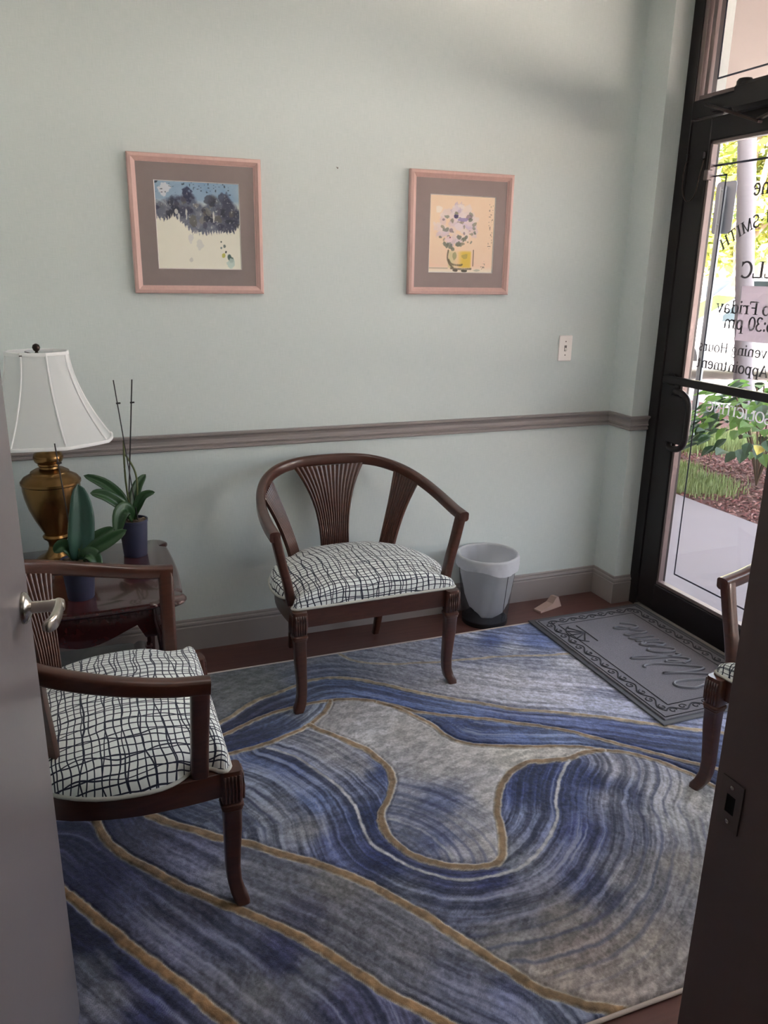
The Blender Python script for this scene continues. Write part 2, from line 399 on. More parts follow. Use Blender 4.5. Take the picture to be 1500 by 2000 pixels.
pl = MB(); pl.sweep(spline([(DX0+.002, -.325, 1.040), (XS-.030, -.365, 1.060), (XS-.046, -.440, 1.050), (XS-.050, -.474, 1.01), (XS-.050, -.478, .935), (XS-.050, -.474, .86), (XS-.046, -.440, .822), (XS-.030, -.365, .812), (DX0+.002, -.325, .832)], 40), [(.013*cos(2*pi*k/12), .013*sin(2*pi*k/12)) for k in range(12)], up=(.15, -.06, 0))
pl.build('pull_handle', MT['black'], d1, smooth=True)
MB().box(XS-.034, -.452, .835, XS-.026, -.330, 1.04, bev=.003).build('handle_plate', MT['black'], d1)
db('corner_clip', DX0-.006, -.362, 1.905, DX0+.02, -.338, 1.945, mat='stop', bev=.003)
# pinstripe outline with a stepped corner
def ps(y0, z0, y1, z1): db('pinstripe', .1252, min(y0, y1), min(z0, z1), .1262, max(y0, y1), max(z0, z1), mat='pin', bev=0)
ps(GL0+.01, 1.957, GL1-.01, 1.965); ps(-.428, 1.918, GL1-.01, 1.925); ps(-.428, .226, -.421, 1.925); ps(-.98, .226, -.428, .233)
ps(GL0+.01, 1.918, -.973, 1.925); ps(-.98, .226, -.973, 1.925)
# door closer
cl = MB(); cl.box(XS-.068, -.86, 2.125, XS-.003, -.505, 2.222, bev=.014); cl.build('closer_body', MT['black'], d1)
MB().box(XS-.040, -.52, 2.150, XS-.003, -.365, 2.205, bev=.006).build('closer_bracket', MT['black'], d1)
MB().lathe([(.028, 0), (.030, .004), (.030, .022), (.024, .030), (.006, .033)], 20).build('closer_cap', MT['black'], d1, smooth=40, loc=(XS-.036, -.535, 2.205))
ca = MB(); ca.sweep([(XS-.060, -.375, 2.172), (XS-.085, -.52, 2.125), (XS-.080, -.68, 2.066)], rrect(.022, .010)); ca.sweep([(XS-.080, -.67, 2.076), (XS-.110, -.80, 2.090), (XS-.040, -.84, 2.115)], rrect(.020, .008))
ca.build('closer_arm', MT['dark'], d1)

# ---- painted lettering of the door: a small stroke font with serifs, reads from outside
def glyphs():
    w, t = .135, .068
    def V(x, y0, y1, s='tb'):      # stem with serifs
        q = [('q', x-w/2, y0, x+w/2, y1)]
        if 'b' in s: q.append(('q', x-w*1.15, y0, x+w*1.15, y0+.035))
        if 't' in s: q.append(('q', x-w*1.1, y1-.035, x+w/2 if y1 < .6 else x+w*1.15, y1))
        return q
    def L(x0, y0, x1, y1, k): return [('l', x0, y0, x1, y1, k)]
    def A(cx_, cy_, rx, ry, a0, a1, k=w): return [('a', cx_, cy_, rx, ry, a0, a1, k)]
    G = {}
    G['n'] = V(.13, 0, .5)+A(.30, .30, .17, .18, 0, 180, w*.7)+V(.47, 0, .32, 'b'), .62
    G['m'] = V(.13, 0, .5)+A(.29, .30, .16, .18, 0, 180, w*.7)+V(.45, 0, .32, 'b')+A(.61, .30, .16, .18, 0, 180, w*.7)+V(.77, 0, .32, 'b'), .92
    G['u'] = V(.13, .18, .5, 't')+A(.29, .19, .16, .18, 180, 360, w*.7)+V(.46, 0, .5), .62
    G['e'] = A(.27, .25, .2, .24, 15, 325)+L(.07, .27, .46, .27, t), .54
    G['o'] = A(.28, .25, .21, .24, 0, 360), .56
    G['a'] = A(.22, .13, .15, .13, 0, 360, w*.8)+V(.40, .0, .36, 'b')+A(.26, .36, .14, .13, 0, 160, w*.7), .54
    G['d'] = A(.26, .25, .19, .24, 40, 320)+V(.43, 0, .75), .60
    G['p'] = V(.13, -.22, .5)+A(.31, .25, .19, .24, -140, 140), .60
    G['g'] = A(.26, .32, .16, .16, 0, 360, w*.8)+A(.26, -.07, .19, .13, 0, 360, w*.6)+L(.16, .16, .16, .06, t), .54
    G['t'] = V(.2, .04, .62, '')+L(.06, .47, .36, .47, t)+A(.30, .09, .1, .08, 180, 330, w*.6), .40
    G['i'] = V(.14, 0, .5)+A(.14, .67, .035, .035, 0, 360, .06), .28
    G['r'] = V(.13, 0, .5)+A(.30, .30, .15, .17, 40, 160, w*.8), .44
    G['v'] = L(.06, .5, .26, 0, w)+L(.26, 0, .46, .5, t)+L(0, .49, .2, .49, .05)+L(.34, .49, .52, .49, .05), .52
    G['y'] = L(.06, .5, .27, 0, w)+L(.46, .5, .18, -.2, t)+L(0, .49, .2, .49, .05)+L(.36, .49, .54, .49, .05), .54
    G['s'] = A(.22, .37, .13, .12, 30, 270, w*.7)+A(.22, .13, .14, .12, -150, 90, w*.7), .43
    G['B'] = V(.13, 0, .72)+A(.32, .54, .19, .17, -95, 95)+A(.33, .19, .22, .19, -95, 95), .64
    G['E'] = V(.13, 0, .72)+L(.13, .70, .56, .70, t)+L(.13, .37, .45, .37, t)+L(.13, .02, .58, .02, t)+L(.56, .72, .56, .56, t)+L(.58, 0, .58, .17, t), .66
    G['F'] = V(.13, 0, .72)+L(.13, .70, .56, .70, t)+L(.13, .37, .45, .37, t)+L(.56, .72, .56, .56, t), .62
    G['H'] = V(.14, 0, .72)+V(.58, 0, .72)+L(.14, .37, .58, .37, t), .74
    G['I'] = V(.16, 0, .72), .34
    G['L'] = V(.13, 0, .72)+L(.13, .02, .55, .02, t)+L(.55, 0, .55, .2, t), .62
    G['C'] = A(.36, .36, .3, .35, 45, 315)+L(.58, .5, .58, .72, t), .68
    G['T'] = V(.32, 0, .72, 'b')+L(.04, .70, .60, .70, t)+L(.05, .72, .05, .54, t)+L(.59, .72, .59, .54, t), .66
    G['M'] = L(.13, 0, .13, .72, t)+L(.13, .72, .42, 0, w)+L(.42, 0, .72, .72, t)+V(.72, 0, .72)+L(.03, .02, .24, .02, .05), .88
    G['N'] = L(.13, 0, .13, .72, t)+L(.13, .72, .58, 0, w)+L(.58, 0, .58, .72, t)+L(.48, .70, .68, .70, .05)+L(.03, .02, .24, .02, .05), .74
    G['S'] = A(.29, .53, .19, .18, 30, 270, w*.9)+A(.29, .18, .21, .18, -150, 90, w*.9), .56
    G['O'] = A(.38, .36, .32, .35, 0, 360), .76
    G['G'] = A(.36, .36, .3, .35, 45, 320)+V(.58, 0, .32, 't'), .72
    G['A'] = L(.06, 0, .34, .72, t)+L(.34, .72, .62, 0, w)+L(.18, .24, .52, .24, t)+L(0, .02, .16, .02, .05)+L(.52, .02, .72, .02, .05), .70
    G['5'] = A(.25, .22, .2, .22, -150, 110)+L(.12, .38, .17, .7, t)+L(.16, .68, .44, .68, w*.8), .52
    G['3'] = A(.24, .53, .17, .17, -80, 150, w*.9)+A(.24, .19, .2, .19, -150, 85, w*.9), .52
    G['0'] = A(.26, .35, .2, .34, 0, 360), .54
    G[':'] = A(.12, .42, .04, .04, 0, 360, .07)+A(.12, .06, .04, .04, 0, 360, .07), .24
    G['-'] = L(.05, .28, .31, .28, .07), .36
    G[' '] = [], .30
    return G
GL = glyphs()
def text_mesh(txt, size, place):
    """place(u, v) -> 3D point; u runs along the line of writing"""
    m = MB(); pen = 0
    for ch in txt:
        st, adv = GL[ch]
        for q in st:
            if q[0] == 'q': P = [(q[1], q[2]), (q[3], q[2]), (q[3], q[4]), (q[1], q[4])]; R = [P]
            elif q[0] == 'l':
                _, x0, y0, x1, y1, k = q; l = math.hypot(x1-x0, y1-y0); nx, ny = -(y1-y0)/l*k/2, (x1-x0)/l*k/2
                R = [[(x0+nx, y0+ny), (x1+nx, y1+ny), (x1-nx, y1-ny), (x0-nx, y0-ny)]]
            else:
                _, cx_, cy_, rx, ry, a0, a1, k = q; N = max(6, int(abs(a1-a0)/18)); R = []
                def pt(i, s):
                    a = math.radians(a0+(a1-a0)*i/N); th = (.068+max(0, k-.068)*abs(cos(a)))/2*s
                    return (cx_+(rx+th)*cos(a), cy_+(ry+th)*sin(a))
                for i in range(N): R.append([pt(i, -1), pt(i, 1), pt(i+1, 1), pt(i+1, -1)])
            for P in R: m.add([place((pen+x)*size, y*size) for x, y in P], [(0, 1, 2, 3)])
        pen += adv
    return m, pen*size
def width(txt): return sum(GL[c][1] for c in txt)
XG = .1345                                   # just on the outer face of the pane
def glass_line(txt, yL, yR, z, h=None, mat='letter', x=XG):
    """writing whose first letter starts at y=yL (towards -y) and ends at yR"""
    s = (yR-yL)/width(txt); k = (h/s) if h else 1.0
    m, _ = text_mesh(txt, s, lambda u, v: (x, yL+u, z+v*k)); return m.build('lettering', MT[mat], d1, fix=False)
glass_line('ne', -.645, -.565, 1.835, .085)
glass_line('LLC', -.735, -.555, 1.532, .085)
glass_line('to Friday', -.765, -.455, 1.395, .068)
glass_line('5:30 pm', -.765, -.505, 1.335, .072)
glass_line('Evening Hours', -.79, -.385, 1.235, .058)
glass_line('By Appointment', -.86, -.385, 1.165, .062)
glass_line('NO SOLICITING', -.93, -.47, .990, .058, mat='letterw')
def arc_text(txt, cy_, cz_, r, a0, size):
    """letters on an arch; a0 = start angle (deg, 90 = top), running clockwise as read from outside"""
    pen = 0; mm = MB()
    for ch in txt:
        a = math.radians(a0)-(pen+GL[ch][1]*size/2)/r
        ty, tz = sin(a), -cos(a); ny, nz_ = cos(a), sin(a)
        ctr = GL[ch][1]*size/2
        m, _ = text_mesh(ch, size, lambda u, v: (XG, cy_+ny*(r+v)+ty*(u-ctr), cz_+nz_*(r+v)+tz*(u-ctr)))
        mm.add(m.v, m.f); pen += GL[ch][1]*size
    return mm.build('lettering', MT['letter'], d1, fix=False)
arc_text('N-SMITH', -.80, 1.15, .60, 80.0, .064)
# sheet of paper taped to the outside of the pane
ps_ = MB()
ps_.grid([[(.136+.002*sin(i*1.3+j*.9), -.578-.216*j/8, 1.292+.21*i/8) for j in range(9)] for i in range(9)])
o = ps_.build('paper_sheet', MT['paper']); so = o.modifiers.new('s', 'SOLIDIFY'); so.thickness = .0006
tag(o, 'pale grey sheet of paper taped to the glass door behind its lettering', 'paper')
# cable loop between jamb and door
t = thing('cable_loop', 'thin black cable hanging in a loop between door jamb and glass door', 'cable', (XS, -.29, 1.83))
MB().tube(spline([(0, .055, .172), (-.012, .058, .12), (-.014, .05, .04), (-.014, .015, .0), (-.014, -.022, .02), (-.012, -.036, .09), (.0, -.038, .162)], 36), .0028, 6).build('cable', MT['dark'], t, smooth=True)
for y in (.055, -.038): MB().box(-.014, y-.008, .155, .001, y+.008, .185, bev=.003).build('hook', MT['black'], t)

# ---- inner doorway: jambs, strike plate, open grey door with a lever
j = sbox('trim_3', OP1, -2.66, 0, OP1+.02, -2.462, OPH+.02, mat='jamb', bev=.002)
sp_ = MB()
y0, y1, z0, z1 = -2.508, -2.474, .884, .951
for a in ((y0, z0, y0+.010, z1), (y1-.010, z0, y1, z1), (y0+.010, z0, y1-.010, z0+.021), (y0+.010, z1-.021, y1-.010, z1)): sp_.box(OP1-.0018, a[0], a[1], OP1+.001, a[2], a[3])
sp_.build('strike_plate', MT['strike'], j); MB().box(OP1-.0006, y0+.009, z0+.02, OP1+.001, y1-.009, z1-.02).build('latch_hole', MT['hole'], j)
for z in (z0+.010, z1-.010): MB().lathe([(.003, 0), (.003, .0008), (.0015, .0012)], 10).build('screw', MT['nickel'], j, loc=(OP1-.0018, (y0+y1)/2, z)).rotation_euler = (0, -pi/2, 0)
sbox('trim_4', OP0-.02, -2.66, 0, OP0, -2.462, OPH+.02, mat='jamb', bev=.002)
sbox('trim_5', OP0, -2.66, OPH, OP1, -2.462, OPH+.02, mat='jamb')
d2 = struct('door_2', (-2.553, -2.515, 0)); DL = .864
d2.rotation_euler = (0, 0, math.atan2(.855, .092))
MB().box(0, 0, .012, DL, .044, 2.075, bev=.003).build('door_leaf', MT['doorpaint'], d2)
# lever on the room side (local -y) and on the other side
for sgn, yb in ((-1, 0), (1, .044)):
    r_ = MB()
    r_.loft([[(DL-.062+rr*cos(2*pi*k/28), yb+sgn*dd, .972+rr*sin(2*pi*k/28)) for k in range(28)] for rr, dd in ((.0275, 0), (.0275, .004), (.025, .008), (.016, .012), (.0105, .015), (.0105, .045), (.0115, .047), (.0115, .064), (.009, .067))])
    r_.build('rose', MT['nickel'], d2, smooth=35)
    g_ = MB(); g_.sweep(spline([(DL-.060, yb+sgn*.058, .972), (DL-.078, yb+sgn*.060, .972), (DL-.102, yb+sgn*.059, .970), (DL-.128, yb+sgn*.055, .968), (DL-.142, yb+sgn*.044, .967)], 14), rrect(.013, .026, .4), scale=[(1, 1)]*11+[(.9, .95), (.85, .9), (.8, .75), (.6, .5)])
    g_.build('lever', MT['nickel'], d2, smooth=40)
for z in (.25, 1.05, 1.85): MB().lathe([(.007, z-.045), (.007, z+.045)], 10).build('hinge', MT['nickel'], d2, loc=(-.004, -.004, 0))
# ---- rug drawing, in floor coordinates (metres)
RUG_CURVES = {
 'G1': [(-1.433,-0.263),(-1.399,-0.337),(-1.345,-0.384),(-1.270,-0.420),(-1.188,-0.439),(-1.081,-0.467),(-0.976,-0.480),(-0.760,-0.521),(-0.656,-0.553),(-0.526,-0.583),(-0.327,-0.628),(-0.114,-0.692)],
 'G2': [(-2.225,-0.765),(-2.083,-0.690),(-1.920,-0.582),(-1.836,-0.522),(-1.710,-0.479),(-1.619,-0.444),(-1.536,-0.443),(-1.462,-0.473),(-1.395,-0.523),(-1.331,-0.579),(-1.272,-0.641),(-1.181,-0.721),(-1.088,-0.793),(-0.968,-0.885),(-0.834,-0.958),(-0.702,-1.034),(-0.605,-1.101),(-0.511,-1.169),(-0.357,-1.269),(-0.200,-1.371),(0.048,-1.525)],
 'G3': [(-2.181,-0.811),(-2.056,-0.739),(-1.936,-0.683),(-1.823,-0.631),(-1.712,-0.611),(-1.618,-0.606),(-1.571,-0.607),(-1.477,-0.637),(-1.411,-0.679),(-1.353,-0.738),(-1.303,-0.792),(-1.266,-0.817),(-1.202,-0.854),(-1.105,-0.906),(-1.015,-0.967),(-0.941,-1.017),(-0.870,-1.070),(-0.807,-1.133),(-0.749,-1.197),(-0.689,-1.256),(-0.633,-1.317),(-0.579,-1.376),(-0.517,-1.439),(-0.399,-1.561),(-0.219,-1.737)],
 'G4': [(-1.412,-0.682),(-1.358,-0.751),(-1.317,-0.824),(-1.286,-0.899),(-1.270,-0.965),(-1.255,-0.997),(-1.223,-1.028),(-1.185,-1.058),(-1.090,-1.098),(-0.993,-1.135),(-0.895,-1.170),(-0.835,-1.201),(-0.807,-1.220),(-0.750,-1.253),(-0.716,-1.284),(-0.683,-1.326),(-0.646,-1.381),(-0.620,-1.431),(-0.599,-1.511),(-0.548,-1.664),(-0.479,-1.914)],
 'G5': [(-1.576,-0.610),(-1.615,-0.675),(-1.657,-0.711),(-1.695,-0.740),(-1.755,-0.773),(-1.825,-0.795),(-1.899,-0.814),(-1.944,-0.816),(-2.038,-0.832),(-2.156,-0.863)],
 'G6': [(-1.695,-0.740),(-1.670,-0.783),(-1.628,-0.838),(-1.589,-0.898),(-1.558,-0.954),(-1.538,-1.016),(-1.527,-1.073),(-1.533,-1.128),(-1.552,-1.176),(-1.590,-1.225),(-1.616,-1.256),(-1.635,-1.297),(-1.641,-1.342),(-1.633,-1.399),(-1.611,-1.450),(-1.580,-1.491),(-1.541,-1.526),(-1.488,-1.555),(-1.433,-1.569),(-1.391,-1.559),(-1.361,-1.523),(-1.331,-1.463),(-1.299,-1.380),(-1.253,-1.304),(-1.208,-1.255),(-1.157,-1.217),(-1.109,-1.199),(-1.069,-1.195),(-1.002,-1.213),(-0.945,-1.221),(-0.883,-1.212),(-0.812,-1.216)],
 'G7': [(-2.387,-0.890),(-2.302,-0.999),(-2.253,-1.061),(-2.175,-1.136),(-2.099,-1.204),(-2.024,-1.262),(-1.929,-1.344),(-1.860,-1.406),(-1.796,-1.474),(-1.736,-1.545),(-1.695,-1.612),(-1.653,-1.683),(-1.630,-1.729),(-1.594,-1.787),(-1.566,-1.838),(-1.528,-1.911),(-1.500,-1.953),(-1.466,-1.983),(-1.428,-2.020),(-1.379,-2.049),(-1.291,-2.107)],
 'G8': [(-2.419,-0.917),(-2.416,-0.983),(-2.394,-1.085),(-2.365,-1.161),(-2.297,-1.256),(-2.228,-1.344),(-2.161,-1.421),(-2.095,-1.484),(-2.033,-1.552),(-1.993,-1.597),(-1.948,-1.655),(-1.903,-1.721),(-1.855,-1.797),(-1.808,-1.865),(-1.761,-1.924),(-1.737,-1.954),(-1.670,-2.030)],
 'G9': [(-2.551,-1.184),(-2.483,-1.297),(-2.452,-1.347),(-2.407,-1.423),(-2.363,-1.491),(-2.322,-1.556),(-2.283,-1.618),(-2.226,-1.701),(-2.191,-1.761),(-2.168,-1.798),(-2.110,-1.892)],
 'W1': [(-0.951,-1.231),(-1.017,-1.284),(-1.087,-1.369),(-1.150,-1.467),(-1.206,-1.522),(-1.264,-1.563),(-1.340,-1.602),(-1.412,-1.609),(-1.525,-1.593),(-1.582,-1.551),(-1.650,-1.474),(-1.698,-1.380),(-1.694,-1.281),(-1.690,-1.214),(-1.694,-1.167),(-1.710,-1.097),(-1.740,-1.020),(-1.773,-0.944),(-1.813,-0.888),(-1.868,-0.831)],
 'W2': [(-1.513,-1.519),(-1.512,-1.478),(-1.531,-1.409),(-1.567,-1.346),(-1.617,-1.299)],
}
RUG_POLYS = [
 ('top', [(-2.225,-0.765),(-2.083,-0.690),(-1.920,-0.582),(-1.836,-0.522),(-1.710,-0.479),(-1.619,-0.444),(-1.536,-0.443),(-1.462,-0.473),(-1.395,-0.523),(-1.331,-0.579),(-1.272,-0.641),(-1.181,-0.721),(-1.088,-0.793),(-0.968,-0.885),(-0.834,-0.958),(-0.702,-1.034),(-0.605,-1.101),(-0.511,-1.169),(-0.357,-1.269),(-0.200,-1.371),(0.048,-1.525),(0.332,-1.676),(1.880,-0.650),(-2.342,0.289),(-2.382,-0.768)]),
 ('r1', [(-2.225,-0.765),(-2.083,-0.690),(-1.920,-0.582),(-1.836,-0.522),(-1.710,-0.479),(-1.619,-0.444),(-1.536,-0.443),(-1.462,-0.473),(-1.395,-0.523),(-1.331,-0.579),(-1.272,-0.641),(-1.181,-0.721),(-1.088,-0.793),(-0.968,-0.885),(-0.834,-0.958),(-0.702,-1.034),(-0.605,-1.101),(-0.511,-1.169),(-0.357,-1.269),(-0.200,-1.371),(0.048,-1.525),(-0.219,-1.737),(-0.399,-1.561),(-0.517,-1.439),(-0.579,-1.376),(-0.633,-1.317),(-0.689,-1.256),(-0.749,-1.197),(-0.807,-1.133),(-0.870,-1.070),(-0.941,-1.017),(-1.015,-0.967),(-1.105,-0.906),(-1.202,-0.854),(-1.266,-0.817),(-1.303,-0.792),(-1.353,-0.738),(-1.411,-0.679),(-1.477,-0.637),(-1.571,-0.607),(-1.618,-0.606),(-1.712,-0.611),(-1.823,-0.631),(-1.936,-0.683),(-2.056,-0.739),(-2.181,-0.811)]),
 ('r2', [(-1.411,-0.679),(-1.353,-0.738),(-1.303,-0.792),(-1.266,-0.817),(-1.202,-0.854),(-1.105,-0.906),(-1.015,-0.967),(-0.941,-1.017),(-0.870,-1.070),(-0.807,-1.133),(-0.749,-1.197),(-0.689,-1.256),(-0.633,-1.317),(-0.579,-1.376),(-0.517,-1.439),(-0.399,-1.561),(-0.219,-1.737),(-0.479,-1.914),(-0.548,-1.664),(-0.599,-1.511),(-0.620,-1.431),(-0.646,-1.381),(-0.683,-1.326),(-0.716,-1.284),(-0.750,-1.253),(-0.807,-1.220),(-0.835,-1.201),(-0.895,-1.170),(-0.993,-1.135),(-1.090,-1.098),(-1.185,-1.058),(-1.223,-1.028),(-1.255,-0.997),(-1.270,-0.965),(-1.286,-0.899),(-1.317,-0.824),(-1.358,-0.751),(-1.412,-0.682)]),
 ('lens', [(-2.181,-0.811),(-2.056,-0.739),(-1.936,-0.683),(-1.823,-0.631),(-1.712,-0.611),(-1.618,-0.606),(-1.571,-0.607),(-1.576,-0.610),(-1.615,-0.675),(-1.657,-0.711),(-1.695,-0.740),(-1.755,-0.773),(-1.825,-0.795),(-1.899,-0.814),(-1.944,-0.816),(-2.038,-0.832),(-2.156,-0.863)]),
 ('center', [(-1.576,-0.610),(-1.615,-0.675),(-1.657,-0.711),(-1.695,-0.740),(-1.670,-0.783),(-1.628,-0.838),(-1.589,-0.898),(-1.558,-0.954),(-1.538,-1.016),(-1.527,-1.073),(-1.533,-1.128),(-1.552,-1.176),(-1.590,-1.225),(-1.616,-1.256),(-1.635,-1.297),(-1.641,-1.342),(-1.633,-1.399),(-1.611,-1.450),(-1.580,-1.491),(-1.541,-1.526),(-1.488,-1.555),(-1.433,-1.569),(-1.391,-1.559),(-1.361,-1.523),(-1.331,-1.463),(-1.299,-1.380),(-1.253,-1.304),(-1.208,-1.255),(-1.157,-1.217),(-1.109,-1.199),(-1.069,-1.195),(-1.002,-1.213),(-0.945,-1.221),(-0.883,-1.212),(-0.812,-1.216),(-0.835,-1.201),(-0.895,-1.170),(-0.993,-1.135),(-1.090,-1.098),(-1.185,-1.058),(-1.223,-1.028),(-1.255,-0.997),(-1.270,-0.965),(-1.286,-0.899),(-1.317,-0.824),(-1.358,-0.751),(-1.412,-0.682),(-1.411,-0.679),(-1.477,-0.637)]),
 ('s78', [(-2.387,-0.890),(-2.302,-0.999),(-2.253,-1.061),(-2.175,-1.136),(-2.099,-1.204),(-2.024,-1.262),(-1.929,-1.344),(-1.860,-1.406),(-1.796,-1.474),(-1.736,-1.545),(-1.695,-1.612),(-1.653,-1.683),(-1.630,-1.729),(-1.594,-1.787),(-1.566,-1.838),(-1.528,-1.911),(-1.500,-1.953),(-1.466,-1.983),(-1.428,-2.020),(-1.379,-2.049),(-1.291,-2.107),(-1.346,-2.173),(-1.670,-2.030),(-1.737,-1.954),(-1.761,-1.924),(-1.808,-1.865),(-1.855,-1.797),(-1.903,-1.721),(-1.948,-1.655),(-1.993,-1.597),(-2.033,-1.552),(-2.095,-1.484),(-2.161,-1.421),(-2.228,-1.344),(-2.297,-1.256),(-2.365,-1.161),(-2.394,-1.085),(-2.416,-0.983),(-2.419,-0.917)]),
 ('s89', [(-2.419,-0.917),(-2.416,-0.983),(-2.394,-1.085),(-2.365,-1.161),(-2.297,-1.256),(-2.228,-1.344),(-2.161,-1.421),(-2.095,-1.484),(-2.033,-1.552),(-1.993,-1.597),(-1.948,-1.655),(-1.903,-1.721),(-1.855,-1.797),(-1.808,-1.865),(-1.761,-1.924),(-1.737,-1.954),(-1.670,-2.030),(-2.110,-1.892),(-2.168,-1.798),(-2.191,-1.761),(-2.226,-1.701),(-2.283,-1.618),(-2.322,-1.556),(-2.363,-1.491),(-2.407,-1.423),(-2.452,-1.347),(-2.483,-1.297),(-2.551,-1.184),(-2.588,-0.857)]),
 ('s9', [(-2.551,-1.184),(-2.483,-1.297),(-2.452,-1.347),(-2.407,-1.423),(-2.363,-1.491),(-2.322,-1.556),(-2.283,-1.618),(-2.226,-1.701),(-2.191,-1.761),(-2.168,-1.798),(-2.110,-1.892),(-2.668,-2.010),(-3.149,-0.968)]),
]
RUG_SAMPLES = {
 'top': [(-1.77,-0.21,120,122,128),(-1.57,-0.28,125,128,140),(-1.33,-0.22,130,135,155),(-1.56,-0.38,105,113,145),(-1.23,-0.31,150,150,165),(-1.21,-0.50,150,150,165),(-1.06,-0.64,170,170,180),(-0.76,-0.36,65,85,150),(-0.82,-0.26,165,170,190),(-0.67,-0.36,130,142,185),(-0.60,-0.43,85,105,165),(-0.72,-0.46,170,175,190),(-0.94,-0.41,145,150,175),(-0.85,-0.67,185,185,195),(-0.68,-0.77,190,190,205),(-0.60,-1.00,165,170,195),(-0.56,-1.23,130,140,180),(-1.81,-0.38,115,118,120),(-0.57,-0.68,180,182,195)],
 'r1': [(-1.81,-0.59,65,70,105),(-1.64,-0.52,80,95,135),(-1.48,-0.53,85,105,155),(-1.36,-0.64,80,100,160),(-1.15,-0.83,95,115,170),(-0.99,-0.92,80,95,150),(-0.84,-1.03,90,105,160),(-0.65,-1.20,70,85,140),(-0.49,-1.35,75,90,135)],
 'r2': [(-1.30,-0.79,90,110,155),(-1.23,-0.92,55,70,120),(-1.17,-0.98,55,70,120),(-1.06,-1.04,85,105,160),(-0.91,-1.14,105,125,175),(-0.76,-1.22,90,105,150),(-0.65,-1.33,55,65,110),(-0.57,-1.46,45,55,95)],
 'lens': [(-1.89,-0.76,50,60,100),(-1.77,-0.70,75,90,130),(-1.70,-0.67,140,150,170)],
 'center': [(-1.55,-0.74,165,162,165),(-1.51,-0.83,195,195,200),(-1.38,-0.91,175,172,172),(-1.28,-1.10,185,182,182),(-1.38,-1.12,170,168,170),(-1.11,-1.13,190,187,180),(-0.96,-1.18,195,190,185),(-1.52,-1.24,135,140,161),(-1.44,-1.29,99,109,151),(-1.42,-1.38,160,160,170),(-1.52,-1.43,82,92,136),(-1.58,-1.39,114,121,146),(-1.41,-1.49,181,178,181),(-1.49,-1.49,154,154,171),(-1.29,-1.32,178,176,178)],
 'outer': [(-1.79,-0.79,140,145,165),(-1.67,-0.93,160,160,170),(-1.62,-1.04,150,150,160),(-1.69,-0.83,150,152,165),(-1.56,-1.09,45,60,110),(-1.67,-1.28,48,64,117),(-1.66,-1.11,112,122,158),(-1.91,-0.88,75,90,135),(-1.83,-0.96,75,90,140),(-1.78,-1.15,88,106,156),(-1.94,-1.01,132,142,168),(-1.91,-1.15,131,136,152),(-1.85,-1.27,129,131,140),(-2.03,-1.06,114,124,145),(-2.18,-1.03,94,104,136),(-1.79,-1.36,82,93,143),(-1.67,-1.44,44,55,109),(-1.57,-1.56,62,70,119),(-1.46,-1.61,45,52,102),(-1.36,-1.57,117,123,140),(-1.22,-1.45,112,125,165),(-1.17,-1.31,56,71,128),(-1.07,-1.26,50,65,120),(-1.08,-1.40,57,70,119),(-0.95,-1.34,45,58,111),(-1.11,-1.54,54,64,118),(-0.94,-1.45,145,147,166),(-0.82,-1.32,150,150,165),(-0.89,-1.46,72,83,124),(-0.99,-1.62,120,125,153),(-0.80,-1.50,171,171,182),(-0.81,-1.59,170,170,176),(-0.70,-1.53,182,178,176),(-1.21,-1.71,74,82,126),(-1.11,-1.75,143,143,154),(-1.02,-1.74,119,119,130),(-0.95,-1.76,153,147,147),(-1.57,-1.69,100,106,136),(-1.43,-1.70,111,113,134),(-1.50,-1.82,141,138,141),(-1.35,-1.80,134,127,126),(-1.34,-1.90,146,132,130),(-1.22,-1.93,157,148,145),(-1.43,-1.93,162,148,141),(-1.36,-2.02,172,157,152),(-1.67,-1.58,104,110,133)],
 's78': [(-2.36,-1.01,63,65,106),(-2.26,-1.16,82,82,109),(-2.17,-1.28,106,108,140),(-2.18,-1.19,92,92,125),(-2.08,-1.35,124,126,141),(-1.98,-1.43,108,111,126),(-1.85,-1.51,121,119,121),(-1.82,-1.63,108,108,120),(-1.73,-1.75,117,117,129),(-1.66,-1.88,108,112,140),(-1.58,-1.96,104,110,149),(-1.94,-1.57,89,89,113),(-1.58,-1.85,119,119,131),(-1.51,-2.00,110,117,143)],
 's89': [(-2.45,-1.12,66,66,104),(-2.40,-1.28,55,55,97),(-2.30,-1.35,81,83,121),(-2.23,-1.45,89,89,118),(-2.26,-1.54,104,104,134),(-2.12,-1.57,91,95,122),(-2.02,-1.66,59,62,105),(-1.98,-1.73,107,110,126),(-2.10,-1.73,122,122,128),(-1.90,-1.85,78,80,117),(-2.15,-1.74,104,104,123)],
 's9': [(-2.43,-1.46,40,41,85),(-2.36,-1.59,48,50,95),(-2.41,-1.64,117,117,130),(-2.31,-1.72,55,59,104),(-2.44,-1.56,95,98,114),(-2.24,-1.77,78,80,110)],
}
